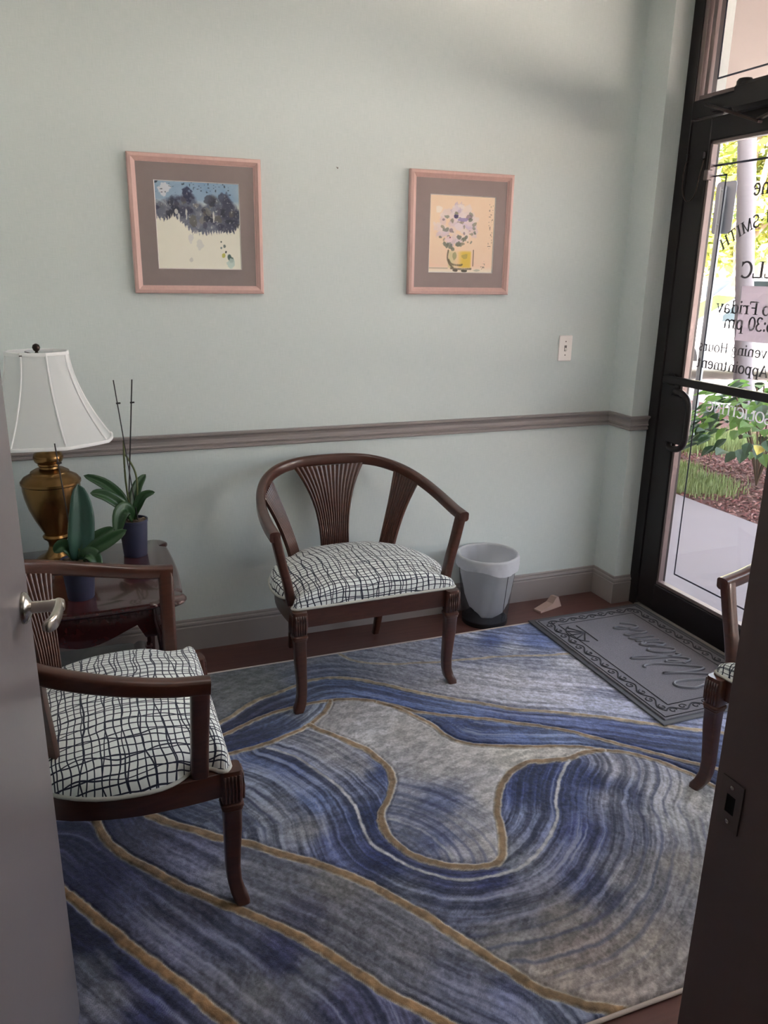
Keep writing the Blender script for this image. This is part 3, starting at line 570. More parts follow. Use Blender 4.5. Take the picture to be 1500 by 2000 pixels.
# ================================================================== RUG
def vnoise(x, y, seed):
    """numpy value noise"""
    r = np.random.default_rng(seed).random((257, 257))
    xi = np.floor(x).astype(int); yi = np.floor(y).astype(int); fx = x-xi; fy = y-yi
    fx = fx*fx*(3-2*fx); fy = fy*fy*(3-2*fy); a = xi % 256; b = yi % 256
    return (r[a, b]*(1-fx)+r[a+1, b]*fx)*(1-fy)+(r[a, b+1]*(1-fx)+r[a+1, b+1]*fx)*fy
def fbm(x, y, seed, n=4):
    t = 0; k = .5; s = 0
    for i in range(n): t = t+k*vnoise(x*2**i+i*17.3, y*2**i+i*9.1, seed+i); s += k; k *= .55
    return t/s
def polyline_dist(X, Y, P):
    """distance, signed side and arc position of the nearest point of a polyline"""
    best = np.full(X.shape, 1e9); arc = np.zeros_like(X); side = np.zeros_like(X); s0 = 0
    for (x0, y0), (x1, y1) in zip(P[:-1], P[1:]):
        dx, dy = x1-x0, y1-y0; l = math.hypot(dx, dy)
        if l < 1e-6: continue
        t = np.clip(((X-x0)*dx+(Y-y0)*dy)/l**2, 0, 1); d = np.hypot(X-x0-t*dx, Y-y0-t*dy); k = d < best
        best = np.where(k, d, best); arc = np.where(k, s0+t*l, arc); side = np.where(k, np.sign(dx*(Y-y0)-dy*(X-x0)), side); s0 += l
    return best, arc, side
def inpoly(X, Y, P):
    ins = np.zeros(X.shape, bool); n = len(P)
    for i in range(n):
        x0, y0 = P[i]; x1, y1 = P[(i+1) % n]
        if y0 == y1: continue
        c = ((y0 > Y) != (y1 > Y)) & (X < (x1-x0)*(Y-y0)/(y1-y0)+x0); ins ^= c
    return ins
def lin(a): return np.where(a <= 0.04045, a/12.92, ((np.maximum(a, 0)+.055)/1.055)**2.4)
def smooth_pl(P, n=6): return spline(P, (len(P)-1)*n)
RX0, RX1, RY0, RY1 = -2.78, -.10, -2.055, -.258
def make_rug():
    st = .0031; nx = int((RX1-RX0)/st)+1; ny = int((RY1-RY0)/st)+1
    X, Y = np.meshgrid(np.linspace(RX0, RX1, nx), np.linspace(RY0, RY1, ny))
    wob = .006; Xw = X+wob*(fbm(X*18, Y*18, 3)-.5)*2; Yw = Y+wob*(fbm(X*18, Y*18, 8)-.5)*2
    CV = {k: smooth_pl(v, 4) for k, v in RUG_CURVES.items()}
    D = {k: polyline_dist(Xw, Yw, v) for k, v in CV.items()}
    reg = {'outer': np.ones(X.shape, bool)}
    for n, P in RUG_POLYS:
        k = inpoly(Xw, Yw, P)
        for q in reg: reg[q] &= ~k
        reg[n] = k
    guide = dict(top='G2', r1='G2', r2='G4', lens='G5', center='W2', outer='W1', s78='G8', s89='G9', s9='G9')
    col = np.zeros(X.shape+(3,)); amp = dict(top=.10, r1=.16, r2=.14, lens=.14, center=.06, outer=.20, s78=.16, s89=.18, s9=.26)
    for n, k in reg.items():
        if not k.any(): continue
        x, y = Xw[k], Yw[k]; g = D[guide[n]]; d, s, sg = g[0][k], g[1][k], g[2][k]
        # sample position is smeared along the guide so colours run in streaks
        wx = x+.05*(fbm(d*60, s*3, 21)-.5)+.05*(fbm(x*9, y*9, 31)-.5); wy = y+.05*(fbm(d*60+9, s*3, 27)-.5)+.05*(fbm(x*9, y*9, 37)-.5)
        W = 0; acc = 0
        for (sx, sy, r, gg, b) in RUG_SAMPLES[n]:
            w = 1/((wx-sx)**2+(wy-sy)**2+.0006)**1.6; W = W+w; acc = acc+w[:, None]*np.array([r, gg, b])/255.0
        c = acc/W[:, None]
        lum = c.mean(1); blue = np.clip((c[:, 2]-c[:, 0])/.15, 0, 1)
        dd = d*sg
        st1 = np.tanh((fbm(dd*70, s*2.0, 41, 4)-.5)*9); st2 = np.tanh((fbm(dd*200, s*5, 47, 3)-.5)*7)
        tuft = np.tanh((fbm(x*60+dd*40, y*60, 51, 4)-.5)*8); fine = fbm(x*190, y*190, 57, 2)-.5
        a = amp[n]*(.35+1.0*blue)
        c = c*(1+a*(.95*st1+.55*st2)+.11*tuft+.34*fine)[:, None]
        nv = np.clip(-st1*.9-.35*st2-.30, 0, 1)*blue*.55; c = c*(1-nv[:, None])+nv[:, None]*np.array([.17, .21, .38])
        th = np.clip(st1*.7+.6*st2-.72, 0, 1)*(.25+blue)*(1.0 if n in ('outer', 's9', 's89', 'r1', 'r2') else .5)
        th = np.clip(th, 0, .75); c = c*(1-th[:, None])+th[:, None]*np.array([.60, .63, .72])
        if n == 'outer':                                     # concentric dark lines over the pale part too
            ln = np.clip((np.sin(dd*2*pi*22+9*fbm(s*2.5, dd*9, 61)+5*fbm(s*7, dd*3, 62))-.55)*2.2, 0, 1)*np.clip((d-.16)/.05, 0, 1)*np.clip((.62-d)/.2, 0, 1)*np.clip((fbm(s*3.0, dd*5, 63)-.33)*5, 0, 1)
            ln = ln*np.where(lum > .36, .55, .25)
            c = c*(1-ln[:, None])+ln[:, None]*np.array([.24, .27, .42])
        if n == 'center':
            ln = np.clip((np.sin(dd*2*pi*30)-.4)*1.8, 0, 1)*np.clip((.20-d)/.1, 0, 1)*.45
            c = c*(1-ln[:, None])+ln[:, None]*np.array([.30, .34, .50])
        g_ = c.mean(1, keepdims=True); col[k] = g_+(c-g_)*.80
    # gold and white drawn lines
    def line(key, w, rgb_, off=0, soft=.0042, fade=None):
        d, s, sg = D[key]; dd = np.abs(d*sg-off+.006*(fbm(X*55, Y*55, 79)-.5)); a = np.clip((w-dd)/soft+.5, 0, 1)
        if fade is not None: a = a*fade
        v = .85+.5*(fbm(X*60, Y*60, 71)-.5)+.5*(fbm(s*6, s*0, 73)-.5)
        nonlocal col; col = col*(1-a[..., None])+a[..., None]*(np.array(rgb_)/255.0)*v[..., None]
    gold = (164, 138, 110); pale = (222, 212, 196)
    for k, w, c in (('G1', .005, (190, 172, 150)), ('G2', .007, (190, 170, 142)), ('G3', .0065, gold), ('G4', .006, gold), ('G5', .0065, gold), ('G6', .0085, gold), ('G7', .0105, (172, 142, 110)), ('G8', .0105, (174, 140, 104)), ('G9', .011, (178, 138, 98))):
        for sgn in (-1, 1): line(k, .003, pale, off=sgn*(w+.001))
        line(k, w, c)
    line('W1', .005, (214, 214, 220)); line('W2', .005, (205, 208, 216), fade=np.clip(1.2*fbm(X*20, Y*20, 77), 0, 1))
    col = lin(np.clip(col, .01, 1))
    groove = np.zeros(X.shape)
    for k in ('G2', 'G3', 'G4', 'G5', 'G6', 'G7', 'G8', 'G9'):
        d = D[k][0]; groove = np.maximum(groove, np.exp(-((d-.014)/.004)**2))
    Z = .0115+.0022*(fbm(X*90, Y*90, 81)-.5)-.003*groove
    edge = np.minimum(np.minimum(X-RX0, RX1-X), np.minimum(Y-RY0, RY1-Y)); Z = np.minimum(Z, .004+edge*1.2)
    V = np.stack([X-(-1.44), Y-(-1.15), Z], -1).reshape(-1, 3); idx = np.arange(nx*ny).reshape(ny, nx)
    F = np.stack([idx[:-1, :-1], idx[:-1, 1:], idx[1:, 1:], idx[1:, :-1]], -1).reshape(-1, 4)
    me = bpy.data.meshes.new('pile'); me.vertices.add(len(V)); me.vertices.foreach_set('co', V.ravel())
    me.loops.add(F.size); me.loops.foreach_set('vertex_index', F.ravel().astype(np.int32)); me.polygons.add(len(F))
    me.polygons.foreach_set('loop_start', np.arange(0, F.size, 4, dtype=np.int32)); me.update(calc_edges=True)
    me.polygons.foreach_set('use_smooth', np.ones(len(F), bool))
    a = me.color_attributes.new('Col', 'FLOAT_COLOR', 'POINT'); a.data.foreach_set('color', np.concatenate([col.reshape(-1, 3), np.ones((nx*ny, 1))], 1).astype(np.float32).ravel())
    m = M('rug_pile', (200, 200, 200), .95, spec=.1, sheen=.25, bump=(330, .6)); colattr(m); me.materials.append(m)
    root = thing('area_rug', 'large blue grey rug with swirling marble pattern and gold lines', 'rug', (-1.44, -1.15, 0))
    o = bpy.data.objects.new('pile', me); C.objects.link(o); o.parent = root
    bd = MB()
    x0, x1, y0, y1 = RX0+1.44-.004, RX1+1.44+.004, RY0+1.15-.004, RY1+1.15+.004
    bd.tube([(x0, y0, .006), (x1, y0, .006), (x1, y1, .006), (x0, y1, .006), (x0, y0+.001, .006)], .0055, 8)
    bd.build('binding', M('rug_binding', (206, 192, 184), .9, bump=(400, .4)), root, smooth=True)
    return root
make_rug()

# ================================================================== DOORMAT
def make_mat():
    ox, oy, zt = -.221, -.710, .0235; hw, hl = .302, .463
    root = thing('doormat', 'grey ribbed doormat with Welcome in script and a scroll border by the glass door', 'doormat', (ox, oy, .0128))
    z1 = zt-.0128
    MB().box(-hw, -hl, 0, hw, hl, z1*.55, bev=.004).build('rubber_edge', MT['rubber'], root)
    MB().box(-hw+.024, -hl+.024, 0, hw-.024, hl-.024, z1, bev=.002).build('fibre_field', MT['mat'], root)
    # scroll border
    sc_ = MB(); zz = z1+.0002
    def loop(pts, r=.0022): sc_.tube([(a, b, zz) for a, b in pts], r, 5)
    for k in (.034, .100): loop([(-hw+k, -hl+k), (hw-k, -hl+k), (hw-k, hl-k), (-hw+k, hl-k), (-hw+k, -hl+k)])
    def scroll(x0, y0, x1, y1, n):
        l = math.hypot(x1-x0, y1-y0); tx, ty = (x1-x0)/l, (y1-y0)/l; nx_, ny_ = -ty, tx
        loop([(x0+tx*l*q/120+nx_*.014*sin(q/120*n*pi), y0+ty*l*q/120+ny_*.014*sin(q/120*n*pi)) for q in range(121)], .003)
        for i in range(n):
            c = (i+.5)/n*l; s_ = 1 if i % 2 else -1
            loop([(x0+tx*(c+r_*cos(a))+nx_*(s_*.006+r_*sin(a)), y0+ty*(c+r_*cos(a))+ny_*(s_*.006+r_*sin(a))) for a, r_ in [(q*.55, .017-.0012*q) for q in range(12)]], .0026)
    k = .067
    scroll(-hw+k, -hl+k, -hw+k, hl-k, 14); scroll(hw-k, -hl+k, hw-k, hl-k, 14); scroll(-hw+k, -hl+k, hw-k, -hl+k, 9); scroll(-hw+k, hl-k, hw-k, hl-k, 9)
    o = sc_.build('scroll_border', MT['matdark'], root, smooth=True); 
    # script word; u along +y, v along -x
    strokes = [
        [(.02, .10), (.0, .16), (.03, .21), (.07, .19), (.075, .12), (.075, .03), (.10, .0), (.14, .09), (.16, .19), (.155, .08), (.18, .0), (.22, .06), (.26, .17), (.25, .22), (.23, .23)],
        [(.235, .045), (.275, .07), (.285, .10), (.265, .11), (.25, .06), (.265, .01), (.295, .01), (.325, .08), (.345, .19), (.335, .23), (.322, .18), (.322, .05), (.335, .01), (.355, .02)],
        [(.425, .10), (.405, .115), (.375, .08), (.375, .02), (.40, .0), (.43, .03), (.455, .09)],
        [(.475, .11), (.450, .08), (.450, .03), (.470, .0), (.495, .03), (.50, .08), (.48, .11), (.49, .08), (.515, .09)],
        [(.52, .11), (.525, .0), (.54, .09), (.565, .11), (.568, .0), (.585, .09), (.61, .11), (.612, .03), (.625, .0), (.645, .03), (.665, .06)],
        [(.66, .05), (.70, .075), (.71, .10), (.69, .115), (.672, .07), (.685, .01), (.72, .01), (.75, .06)],
    ]
    for s_ in strokes:
        s_ = spline(s_, 10*len(s_)); K = .80
        m_ = MB(); m_.tube([(.10-v*.98+.03, -.325+u*K+v*.18, zz) for u, v in s_], .0068, 6)
        m_.build('script_letter', MT['matlight'], root, smooth=True)
    orn = MB()
    for a in (-.9, -.45, 0, .45, .9):
        orn.tube([(-.135-.075*q*cos(a), .255+.085*q*sin(a), zz) for q in (0, .5, 1)], .0035, 5)
    orn.tube([(-.13-.085*cos(a), .255+.09*sin(a), zz) for a in np.linspace(-1.1, 1.1, 12)], .003, 5); orn.tube([(-.13, .17, zz), (-.127, .25, zz), (-.13, .33, zz)], .003, 5)
    orn.build('leaf_ornament', MT['matdark'], root, smooth=True)
make_mat()

# ================================================================== CHAIRS
CREST = []
for k in range(73):
    t = pi*k/72; c, s = cos(t), sin(t); yy = s**(2/2.86)
    CREST.append((.362*(1 if c >= 0 else -1)*abs(c)**(2/2.86), .062+.52*yy, .669+.128*yy**1.4))
CREST[0] = (.362, .062, .669); CREST[-1] = (-.362, .062, .669)
def crest_at(x_abs, side):
    """point of the crest rail's back half with the given |x|"""
    best = min((p for p in CREST if p[0]*side >= -1e-6), key=lambda p: abs(abs(p[0])-x_abs)); return best
def reeded(bot, top, nb, nt_, fwd, depth=.011, n_reeds=9, rows=14):
    """fan splat between two 3D end lines (each a pair of points), reeded on its front"""
    b0, b1 = Vector(bot[0]), Vector(bot[1]); t0, t1 = Vector(top[0]), Vector(top[1]); F = Vector(fwd).normalized()
    nc = n_reeds*5+1; front = []; back = []
    for i in range(rows+1):
        v = i/rows; k = v**3.0                     # stays narrow, then flares
        cb, ct = (b0+b1)/2, (t0+t1)/2; cen = cb.lerp(ct, v*.55+.45*v**1.3); hb, ht = (b1-b0)/2, (t1-t0)/2; half = hb.lerp(ht, k)
        bow = -F*(-.012*sin(pi*v))
        fr, bk = [], []
        for j in range(nc):
            u = -1+2*j/(nc-1); ph = (j % 5)/5*2*pi; h = .0040*abs(sin((j/(nc-1))*n_reeds*pi))
            p = cen+half*u+bow; fr.append(tuple(p+F*(depth/2+h))); bk.append(tuple(p-F*depth/2))
        front.append(fr); back.append(bk)
    m = MB(); rings = [front[i]+back[i][::-1] for i in range(rows+1)]; m.loft(rings); return m
def make_chair(label):
    R = thing('armchair', label, 'chair', group='barrel back armchairs')
    W = MT['wood']
    # crest rail, deeper and flatter towards the arms
    n = len(CREST); sc_ = [(1.0+.25*(abs(k-36)/36)**2, 1.0-.12*(abs(k-36)/36)**2) for k in range(n)]
    pts = [(x, y, z-.021) for x, y, z in CREST]
    pts[0] = (.362, .045, .648); pts[-1] = (-.362, .045, .648)
    MB().sweep(pts, rrect(.030, .044, .35), scale=sc_).build('crest_rail', W, R, smooth=40)
    for s in (-1, 1):
        p = [(.361, .066, .662), (.352, .066, .62), (.335, .068, .54), (.316, .070, .46), (.300, .072, .36)]
        p = spline(p, 10); rr = [rrect(.032, .044-.004*i/10, .3) for i in range(11)]
        rings = [[(s*(x+a), y+b, z+ (0.0)) for a, b in rr[i]] for i, (x, y, z) in enumerate(p)]
        MB().loft(rings).build('arm_post', W, R, smooth=40)
    # splats
    def under(P, dz=-.036): return (P[0]*.985, P[1]-.004, P[2]+dz)
    ct = crest_at(.150, 1)
    reeded(((-.060, .480, .40), (.060, .480, .40)), ((-.150, ct[1]-.004, ct[2]-.034), (.150, ct[1]-.004, ct[2]-.034)), 0, 0, (0, -1, .25), n_reeds=15).build('splat', W, R, smooth=50)
    for s in (-1, 1):
        a, b = crest_at(.262, s), crest_at(.328, s)
        reeded(((s*.165, .425, .40), (s*.212, .375, .40)), (under(a), under(b)), 0, 0, (-s*.75, -.66, .1), n_reeds=9, depth=.012).build('splat', W, R, smooth=50)
    # rails
    def rail(nm, p, q, h0, h1, th=.024):
        m = MB(); m.sweep([p, q], [(-th/2, h0), (th/2, h0), (th/2, h0+.012), (th/2+.004, h0+.016), (th/2+.004, h1), (-th/2, h1)]); m.build(nm, W, R)
    rail('seat_rail', (.285, .012, 0), (-.285, .012, 0), .318, .384)
    side = spline([(.300, .0, 0), (.310, .12, 0), (.306, .24, 0), (.270, .37, 0), (.205, .455, 0)], 14)
    for s in (-1, 1):
        m = MB(); m.sweep([(s*x, y, .352) for x, y, _ in side], rrect(.026, .066, .12)); m.build('seat_rail', W, R, smooth=40)
    m = MB(); m.sweep([(-.205, .455, .352), (0, .475, .352), (.205, .455, .352)], rrect(.026, .066, .12)); m.build('seat_rail', W, R, smooth=40)
    # front legs: carved block, ring, sabre leg
    for s in (-1, 1):
        m = MB(); cx_ = s*.296; rings = []
        for z, h, dx, dy in ((.386, .025, 0, 0), (.375, .027, 0, 0), (.34, .0275, 0, -.001), (.31, .026, 0, 0), (.297, .0235, 0, 0), (.294, .027, 0, 0), (.287, .028, 0, 0), (.284, .0245, 0, 0), (.279, .0255, 0, 0), (.274, .0225, 0, 0), (.22, .0215, -.001, .0), (.16, .0195, -.004, .002), (.10, .018, -.007, .003), (.06, .0175, -.006, .001), (.03, .0185, .000, -.005), (.012, .019, .009, -.012), (.0, .0165, .012, -.015)):
            rings.append([(cx_+s*dx+a, dy+b, z) for a, b in rrect(2*h, 2*h, .22)])
        m.loft(rings); lg = m.build('front_leg', W, R, smooth=35)
        fl = MB()
        for k in range(5):
            o_ = -.017+.0085*k
            fl.tube([(cx_+o_, -.0275, .305), (cx_+o_, -.029, .34), (cx_+o_, -.0275, .376)], .0032, 6); fl.tube([(cx_+s*.0275, o_, .305), (cx_+s*.029, o_, .34), (cx_+s*.0275, o_, .376)], .0032, 6)
        fl.build('carved_flutes', W, lg, smooth=True)
        m = MB(); P = spline([(s*.200, .440, .386), (s*.198, .445, .25), (s*.194, .462, .12), (s*.190, .495, 0)], 10)
        m.loft([[(x+a, y+b, z) for a, b in rrect(.036-.008*i/10, .036-.006*i/10, .25)] for i, (x, y, z) in enumerate(P)]); m.build('back_leg', W, R, smooth=40)
    # cushion
    ws = spline([(0., .300), (.010, .316), (.028, .310), (.042, .296), (.068, .291), (.095, .297), (.12, .318), (.16, .335), (.22, .338), (.30, .325), (.38, .285), (.44, .22), (.475, .16), (.488, .12)], 52)
    ROWS, UVS, NC = [], [], 44
    for i, (y, w) in enumerate(ws):
        r, uvr = [], []; tv = y/.488
        for jx in range(NC+1):
            s_ = -1+2*jx/NC; s_ = math.copysign(abs(s_)**.8, s_)
            e = (1-abs(s_)**7)*(1-max(0, 1-tv/.09)**3)*(1-max(0, (tv-.88)/.12)**3)
            z = .392+.046*e**.36+.046*e*(1-s_*s_)**.8*(sin(pi*min(1, tv*.86+.12)))**.8
            puff = 1+.012*(1 if .1 < e < .9 else 0)
            r.append((s_*w*puff, y-.006*(1-tv)*(1-abs(2*e-1)), z)); uvr.append((s_*w, y+ (z-.392)*(-1 if tv < .2 else 0)*.8))
        ROWS.append(r); UVS.append(uvr)
    mid = NC//2; vv = 0
    for i, r in enumerate(ROWS):                       # arc-length texture coordinates
        if i: vv += math.dist(ROWS[i-1][mid], r[mid])
        us = [0]
        for jx in range(NC): us.append(us[-1]+math.dist(r[jx], r[jx+1]))
        UVS[i] = [(q-us[mid]+.5, vv+.5) for q in us]
    m = MB(); m.grid(ROWS, UVS); cu = m.build('cushion', MT['fabric'], R, smooth=True, fix=False)
    # boxing below the piping and welt cord
    outline = [ROWS[i][0] for i in range(len(ROWS))]+ROWS[-1][1:-1]+[ROWS[i][-1] for i in range(len(ROWS)-1, -1, -1)]+ROWS[0][1:-1][::-1]
    ol = [(x, y, .390) for x, y, z in outline]
    MB().tube(ol[::2], .0055, 6, loop=True, caps=False).build('piping', MT['piping'], cu, smooth=True)
    MB().loft([[(x*.985, .004+y*.985, .380) for x, y, z in ol], [(x, y, .392) for x, y, z in ol]], caps=False).build('boxing', MT['piping'], cu)
    return R
c1 = make_chair('walnut armchair with reeded fan back standing against the pale wall by the wastebasket')
c1.location = (-1.402, -.629, .0125); c1.rotation_euler = (0, 0, .02)
dup(c1, (-2.087, -1.161, .0125), 1.566, 'walnut armchair in the left foreground seen from its side, partly behind the grey door', 'barrel back armchairs')
dup(c1, (-.593, -1.788, .0125), -1.40, 'walnut armchair at the right edge, cut off by the dark door jamb beside the doormat', 'barrel back armchairs')

# ================================================================== SIDE TABLE
TX, TY, TH = -2.402, -.428, .54
def table_outline(h, grow=0):
    """square top with lobed corners and bowed sides"""
    side = []
    for k in range(97):
        u = -1+2*k/96; a = abs(u)
        off = .010*cos(u*pi/2*1.2)-.017*math.exp(-((a-.80)/.035)**2)+.010*math.exp(-((a-.92)/.06)**2)
        side.append((u*(h-.012), -(h+off)))
    out = []
    for q in range(4):
        c, s = cos(q*pi/2), sin(q*pi/2)
        for x, y in side[:-1]: out.append((x*c-y*s, x*s+y*c))
    k = 1+grow/h
    return [(x*k, y*k) for x, y in out]
tb = thing('side_table', 'glossy mahogany side table with scalloped top in the corner', 'table', (TX, TY, 0))
m = MB(); HT = .312
m.loft([[(x, y, z) for x, y in table_outline(HT, g)] for z, g in ((.512, -.030), (.514, -.012), (.520, -.004), (.526, 0), (.533, -.001), (.538, -.006), (.540, -.014))])
m.build('table_top', MT['wood2'], tb, smooth=30)
for q in range(4):
    m = MB(); n = 20; a = []
    for k in range(n+1):
        u = -1+2*k/n; zb = .425-.035*cos(u*pi*1.0)*1 if abs(u) < .75 else .40
        a.append((u*.235, zb))
    rings = [[(x, -.250, zb), (x, -.232, zb), (x, -.232, .513), (x, -.250, .513)] for x, zb in a]
    m.loft(rings); o = m.build('apron', MT['wood2'], tb); o.rotation_euler = (0, 0, q*pi/2)
for sx in (-1, 1):
    for sy in (-1, 1):
        m = MB(); rings = []
        for z, d, h in ((.513, 0, .027), (.46, .004, .029), (.42, .012, .030), (.36, .014, .026), (.28, .004, .020), (.18, -.006, .015), (.09, -.008, .0135), (.045, .002, .017), (.02, .012, .021), ((.0125 if sy < 0 else 0), .012, .019)):
            rings.append([(sx*(.238+d)+a, sy*(.238+d)+b, z) for a, b in rrect(2*h, 2*h, .35)])
        m.loft(rings); m.build('leg', MT['wood2'], tb, smooth=40)
m = MB(); m.loft([[(x, y, z) for x, y in table_outline(.225, g)] for z, g in ((.150, -.01), (.154, 0), (.162, 0), (.166, -.006))]); m.build('lower_shelf', MT['wood2'], tb, smooth=35)

# ================================================================== LAMP
LX, LY = -2.462, -.245
lp = thing('table_lamp', 'brass urn table lamp with white bell shade on the corner table', 'lamp', (LX, LY, TH))
MB().lathe([(.074, 0), (.076, .004), (.074, .010), (.066, .016), (.052, .020), (.044, .028), (.034, .040), (.029, .056), (.030, .072), (.036, .080), (.044, .086), (.046, .093), (.040, .100)], 40).build('pedestal', MT['brass'], lp, smooth=45)
MB().lathe([(.036, .098), (.046, .118), (.064, .155), (.080, .195), (.090, .235), (.094, .262), (.094, .280), (.098, .284), (.098, .292), (.094, .296), (.088, .304), (.070, .314), (.064, .318), (.062, .324), (.048, .332), (.036, .336)], 48).build('urn', MT['brass'], lp, smooth=40)
MB().lathe([(.034, .334), (.032, .342), (.036, .346), (.036, .352), (.044, .358), (.049, .372), (.045, .386), (.034, .394), (.027, .398), (.024, .404), (.018, .408), (.012, .416), (.012, .47)], 36).build('neck', MT['brass'], lp, smooth=40)
def shade_r(z):                     # bell profile, z 0..1 from the bottom
    return .098+.122*(1-z)**1.75
SH0, SH1 = .428, .728
def oct_r(a, r, soft=.55):
    k = (a % (pi/4))-pi/8; flat = r*cos(pi/8)/cos(k); return flat*soft+r*(1-soft)
rings = []
for i in range(21):
    v = i/20; r = shade_r(v); rings.append([(oct_r(2*pi*j/64, r)*cos(2*pi*j/64+.30), oct_r(2*pi*j/64, r)*sin(2*pi*j/64+.30), SH0+(SH1-SH0)*v) for j in range(64)])
DEP = .80
rings = [[(x, y*DEP, z) for x, y, z in r] for r in rings]
m = MB(); m.loft(rings, caps=False); sh = m.build('lamp_shade', MT['shade'], lp, smooth=True)
for j in range(8):
    a = 2*pi*j/8
    P = [(shade_r(i/16)*1.006*cos(a+.30), shade_r(i/16)*1.006*sin(a+.30), SH0+(SH1-SH0)*i/16) for i in range(17)]
    P = [(x, y*DEP, z) for x, y, z in P]; MB().tube(P, .0035, 6).build('shade_rib', MT['shadetrim'], sh, smooth=True)
for v in (0, 1):
    P = [(oct_r(2*pi*j/64, shade_r(v))*1.003*cos(2*pi*j/64+.30), oct_r(2*pi*j/64, shade_r(v))*1.003*sin(2*pi*j/64+.30), SH0+(SH1-SH0)*v+(.005 if v == 0 else -.006)) for j in range(64)]
    P = [(x, y*DEP, z) for x, y, z in P]; MB().sweep(P, rrect(.006, .012), loop=True, caps=False).build('shade_trim', MT['shadetrim'], sh, smooth=True)
hp = MB(); hp.tube(spline([(0, .03, .455), (0, .052, .52), (0, .05, .62), (0, .02, .70), (0, 0, .715), (0, -.02, .70), (0, -.05, .62), (0, -.052, .52), (0, -.03, .455)], 30), .002, 6)
for a in (0, 2*pi/3, 4*pi/3): hp.tube([(0, 0, .714), (.096*cos(a), .096*sin(a), .720)], .0018, 6)
hp.build('harp', MT['dark'], lp, smooth=True)
MB().lathe([(.005, .712), (.006, .722), (.004, .725), (.010, .731), (.0125, .739), (.010, .747), (.003, .751)], 16).build('finial', MT['dark'], lp, smooth=True)

# ================================================================== ORCHIDS
def leaf_blade(m, spine, wid, up=(0, 0, 1), fold=.25):
    P = [Vector(p) for p in spline(spine, 14)]; rows = []; U = Vector(up)
    for i, p in enumerate(P):
        v = i/14; t = (P[min(i+1, 14)]-P[max(i-1, 0)]).normalized(); sd_ = t.cross(U); sd_ = sd_.normalized() if sd_.length > 1e-3 else Vector((1, 0, 0)); n_ = sd_.cross(t)
        w = wid*(.35+.65*min(1, v/.4)**.8)*(1-max(0, (v-.5)/.5)**2.4)**.75 if 0 < v < 1 else (wid*.3 if v == 0 else 0)
        rows.append([tuple(p+sd_*w*u+n_*(abs(u)*.62+.3*(1 if abs(u) > .9 else 0)*-.35)*w) for u in (-1, -.6, -.2, 0, .2, .6, 1)])
    m.grid(rows); return m
def orchid(loc, label, leaves, stems, stakes, ph, pr0, pr1, mats, rot=0):
    t = thing('potted_orchid', label, 'plant', loc, rot, 'potted orchids on the table')
    pt_ = MB().lathe([(pr0*.96, 0), (pr0, .003), (pr1, ph-.010), (pr1+.002, ph-.008), (pr1+.002, ph), (pr1-.003, ph), (pr1-.004, ph-.016)], 36, caps=True).build('pot', MT['pot'], t, smooth=40)
    bk = MB(); rd = random.Random(4)
    for k in range(60):
        a, r_ = rd.random()*6.28, (pr1-.010)*rd.random()**.5; s_ = .004+.006*rd.random(); x, y = r_*cos(a), r_*sin(a)
        bk.box(x-s_, y-s_*.6, ph-.018, x+s_, y+s_*.6, ph-.010+.008*rd.random(), rot=rd.random()*3)
    bk.build('bark', MT['bark'], t)['kind'] = 'stuff'
    for k, (spn, w) in enumerate(leaves):
        o = leaf_blade(MB(), spn, w, up=(.15, -.75, .55)).build('leaf', MT[mats[k % len(mats)]], t, smooth=True); q = o.modifiers.new('s', 'SOLIDIFY'); q.thickness = .0022
    for P in stems: MB().tube(spline(P, 24), .0034, 7).build('flower_stem', MT['stem'], t, smooth=True)
    for a, b in stakes:
        MB().tube([a, b], .0022, 6).build('stake', MT['stake'], t); A, B = Vector(a), Vector(b); q = A.lerp(B, .85)
        MB().tube([tuple(q+Vector((-.004, 0, 0))), tuple(q+Vector((.010, -.003, .001)))], .003, 6).build('clip', MT['stake'], t)
h1 = .135
orchid((-2.205, -.270, TH), 'orchid with two tall black stakes in the navy pot nearest the wall', [
    ([(0, 0, h1-.005), (-.035, .0, h1+.075), (-.085, .01, h1+.13), (-.150, .015, h1+.168)], .021),
    ([(0, 0, h1-.005), (-.03, -.02, h1+.05), (-.085, -.035, h1+.100), (-.135, -.04, h1+.118)], .023),
    ([(0, 0, h1-.005), (-.020, -.03, h1+.045), (-.045, -.055, h1+.035), (-.062, -.07, h1-.035)], .026),
    ([(0, 0, h1-.005), (.008, .02, h1+.06), (.025, .035, h1+.11), (.058, .05, h1+.148)], .018),
    ([(0, 0, h1-.005), (.015, -.01, h1+.045), (.040, -.015, h1+.085), (.080, -.02, h1+.098)], .016)],
    [[(.0, .0, h1-.01), (-.012, 0, h1+.10), (-.014, .003, h1+.19), (-.010, 0, h1+.285)], [(.012, 0, h1-.01), (.022, 0, h1+.10), (.020, .003, h1+.17), (-.008, .003, h1+.235)]],
    [((.018, -.01, h1-.03), (-.028, -.01, h1+.495)), ((-.018, .012, h1-.03), (.032, -.01, h1+.495))], h1, .041, .049, ['leaf'])
h2 = .128
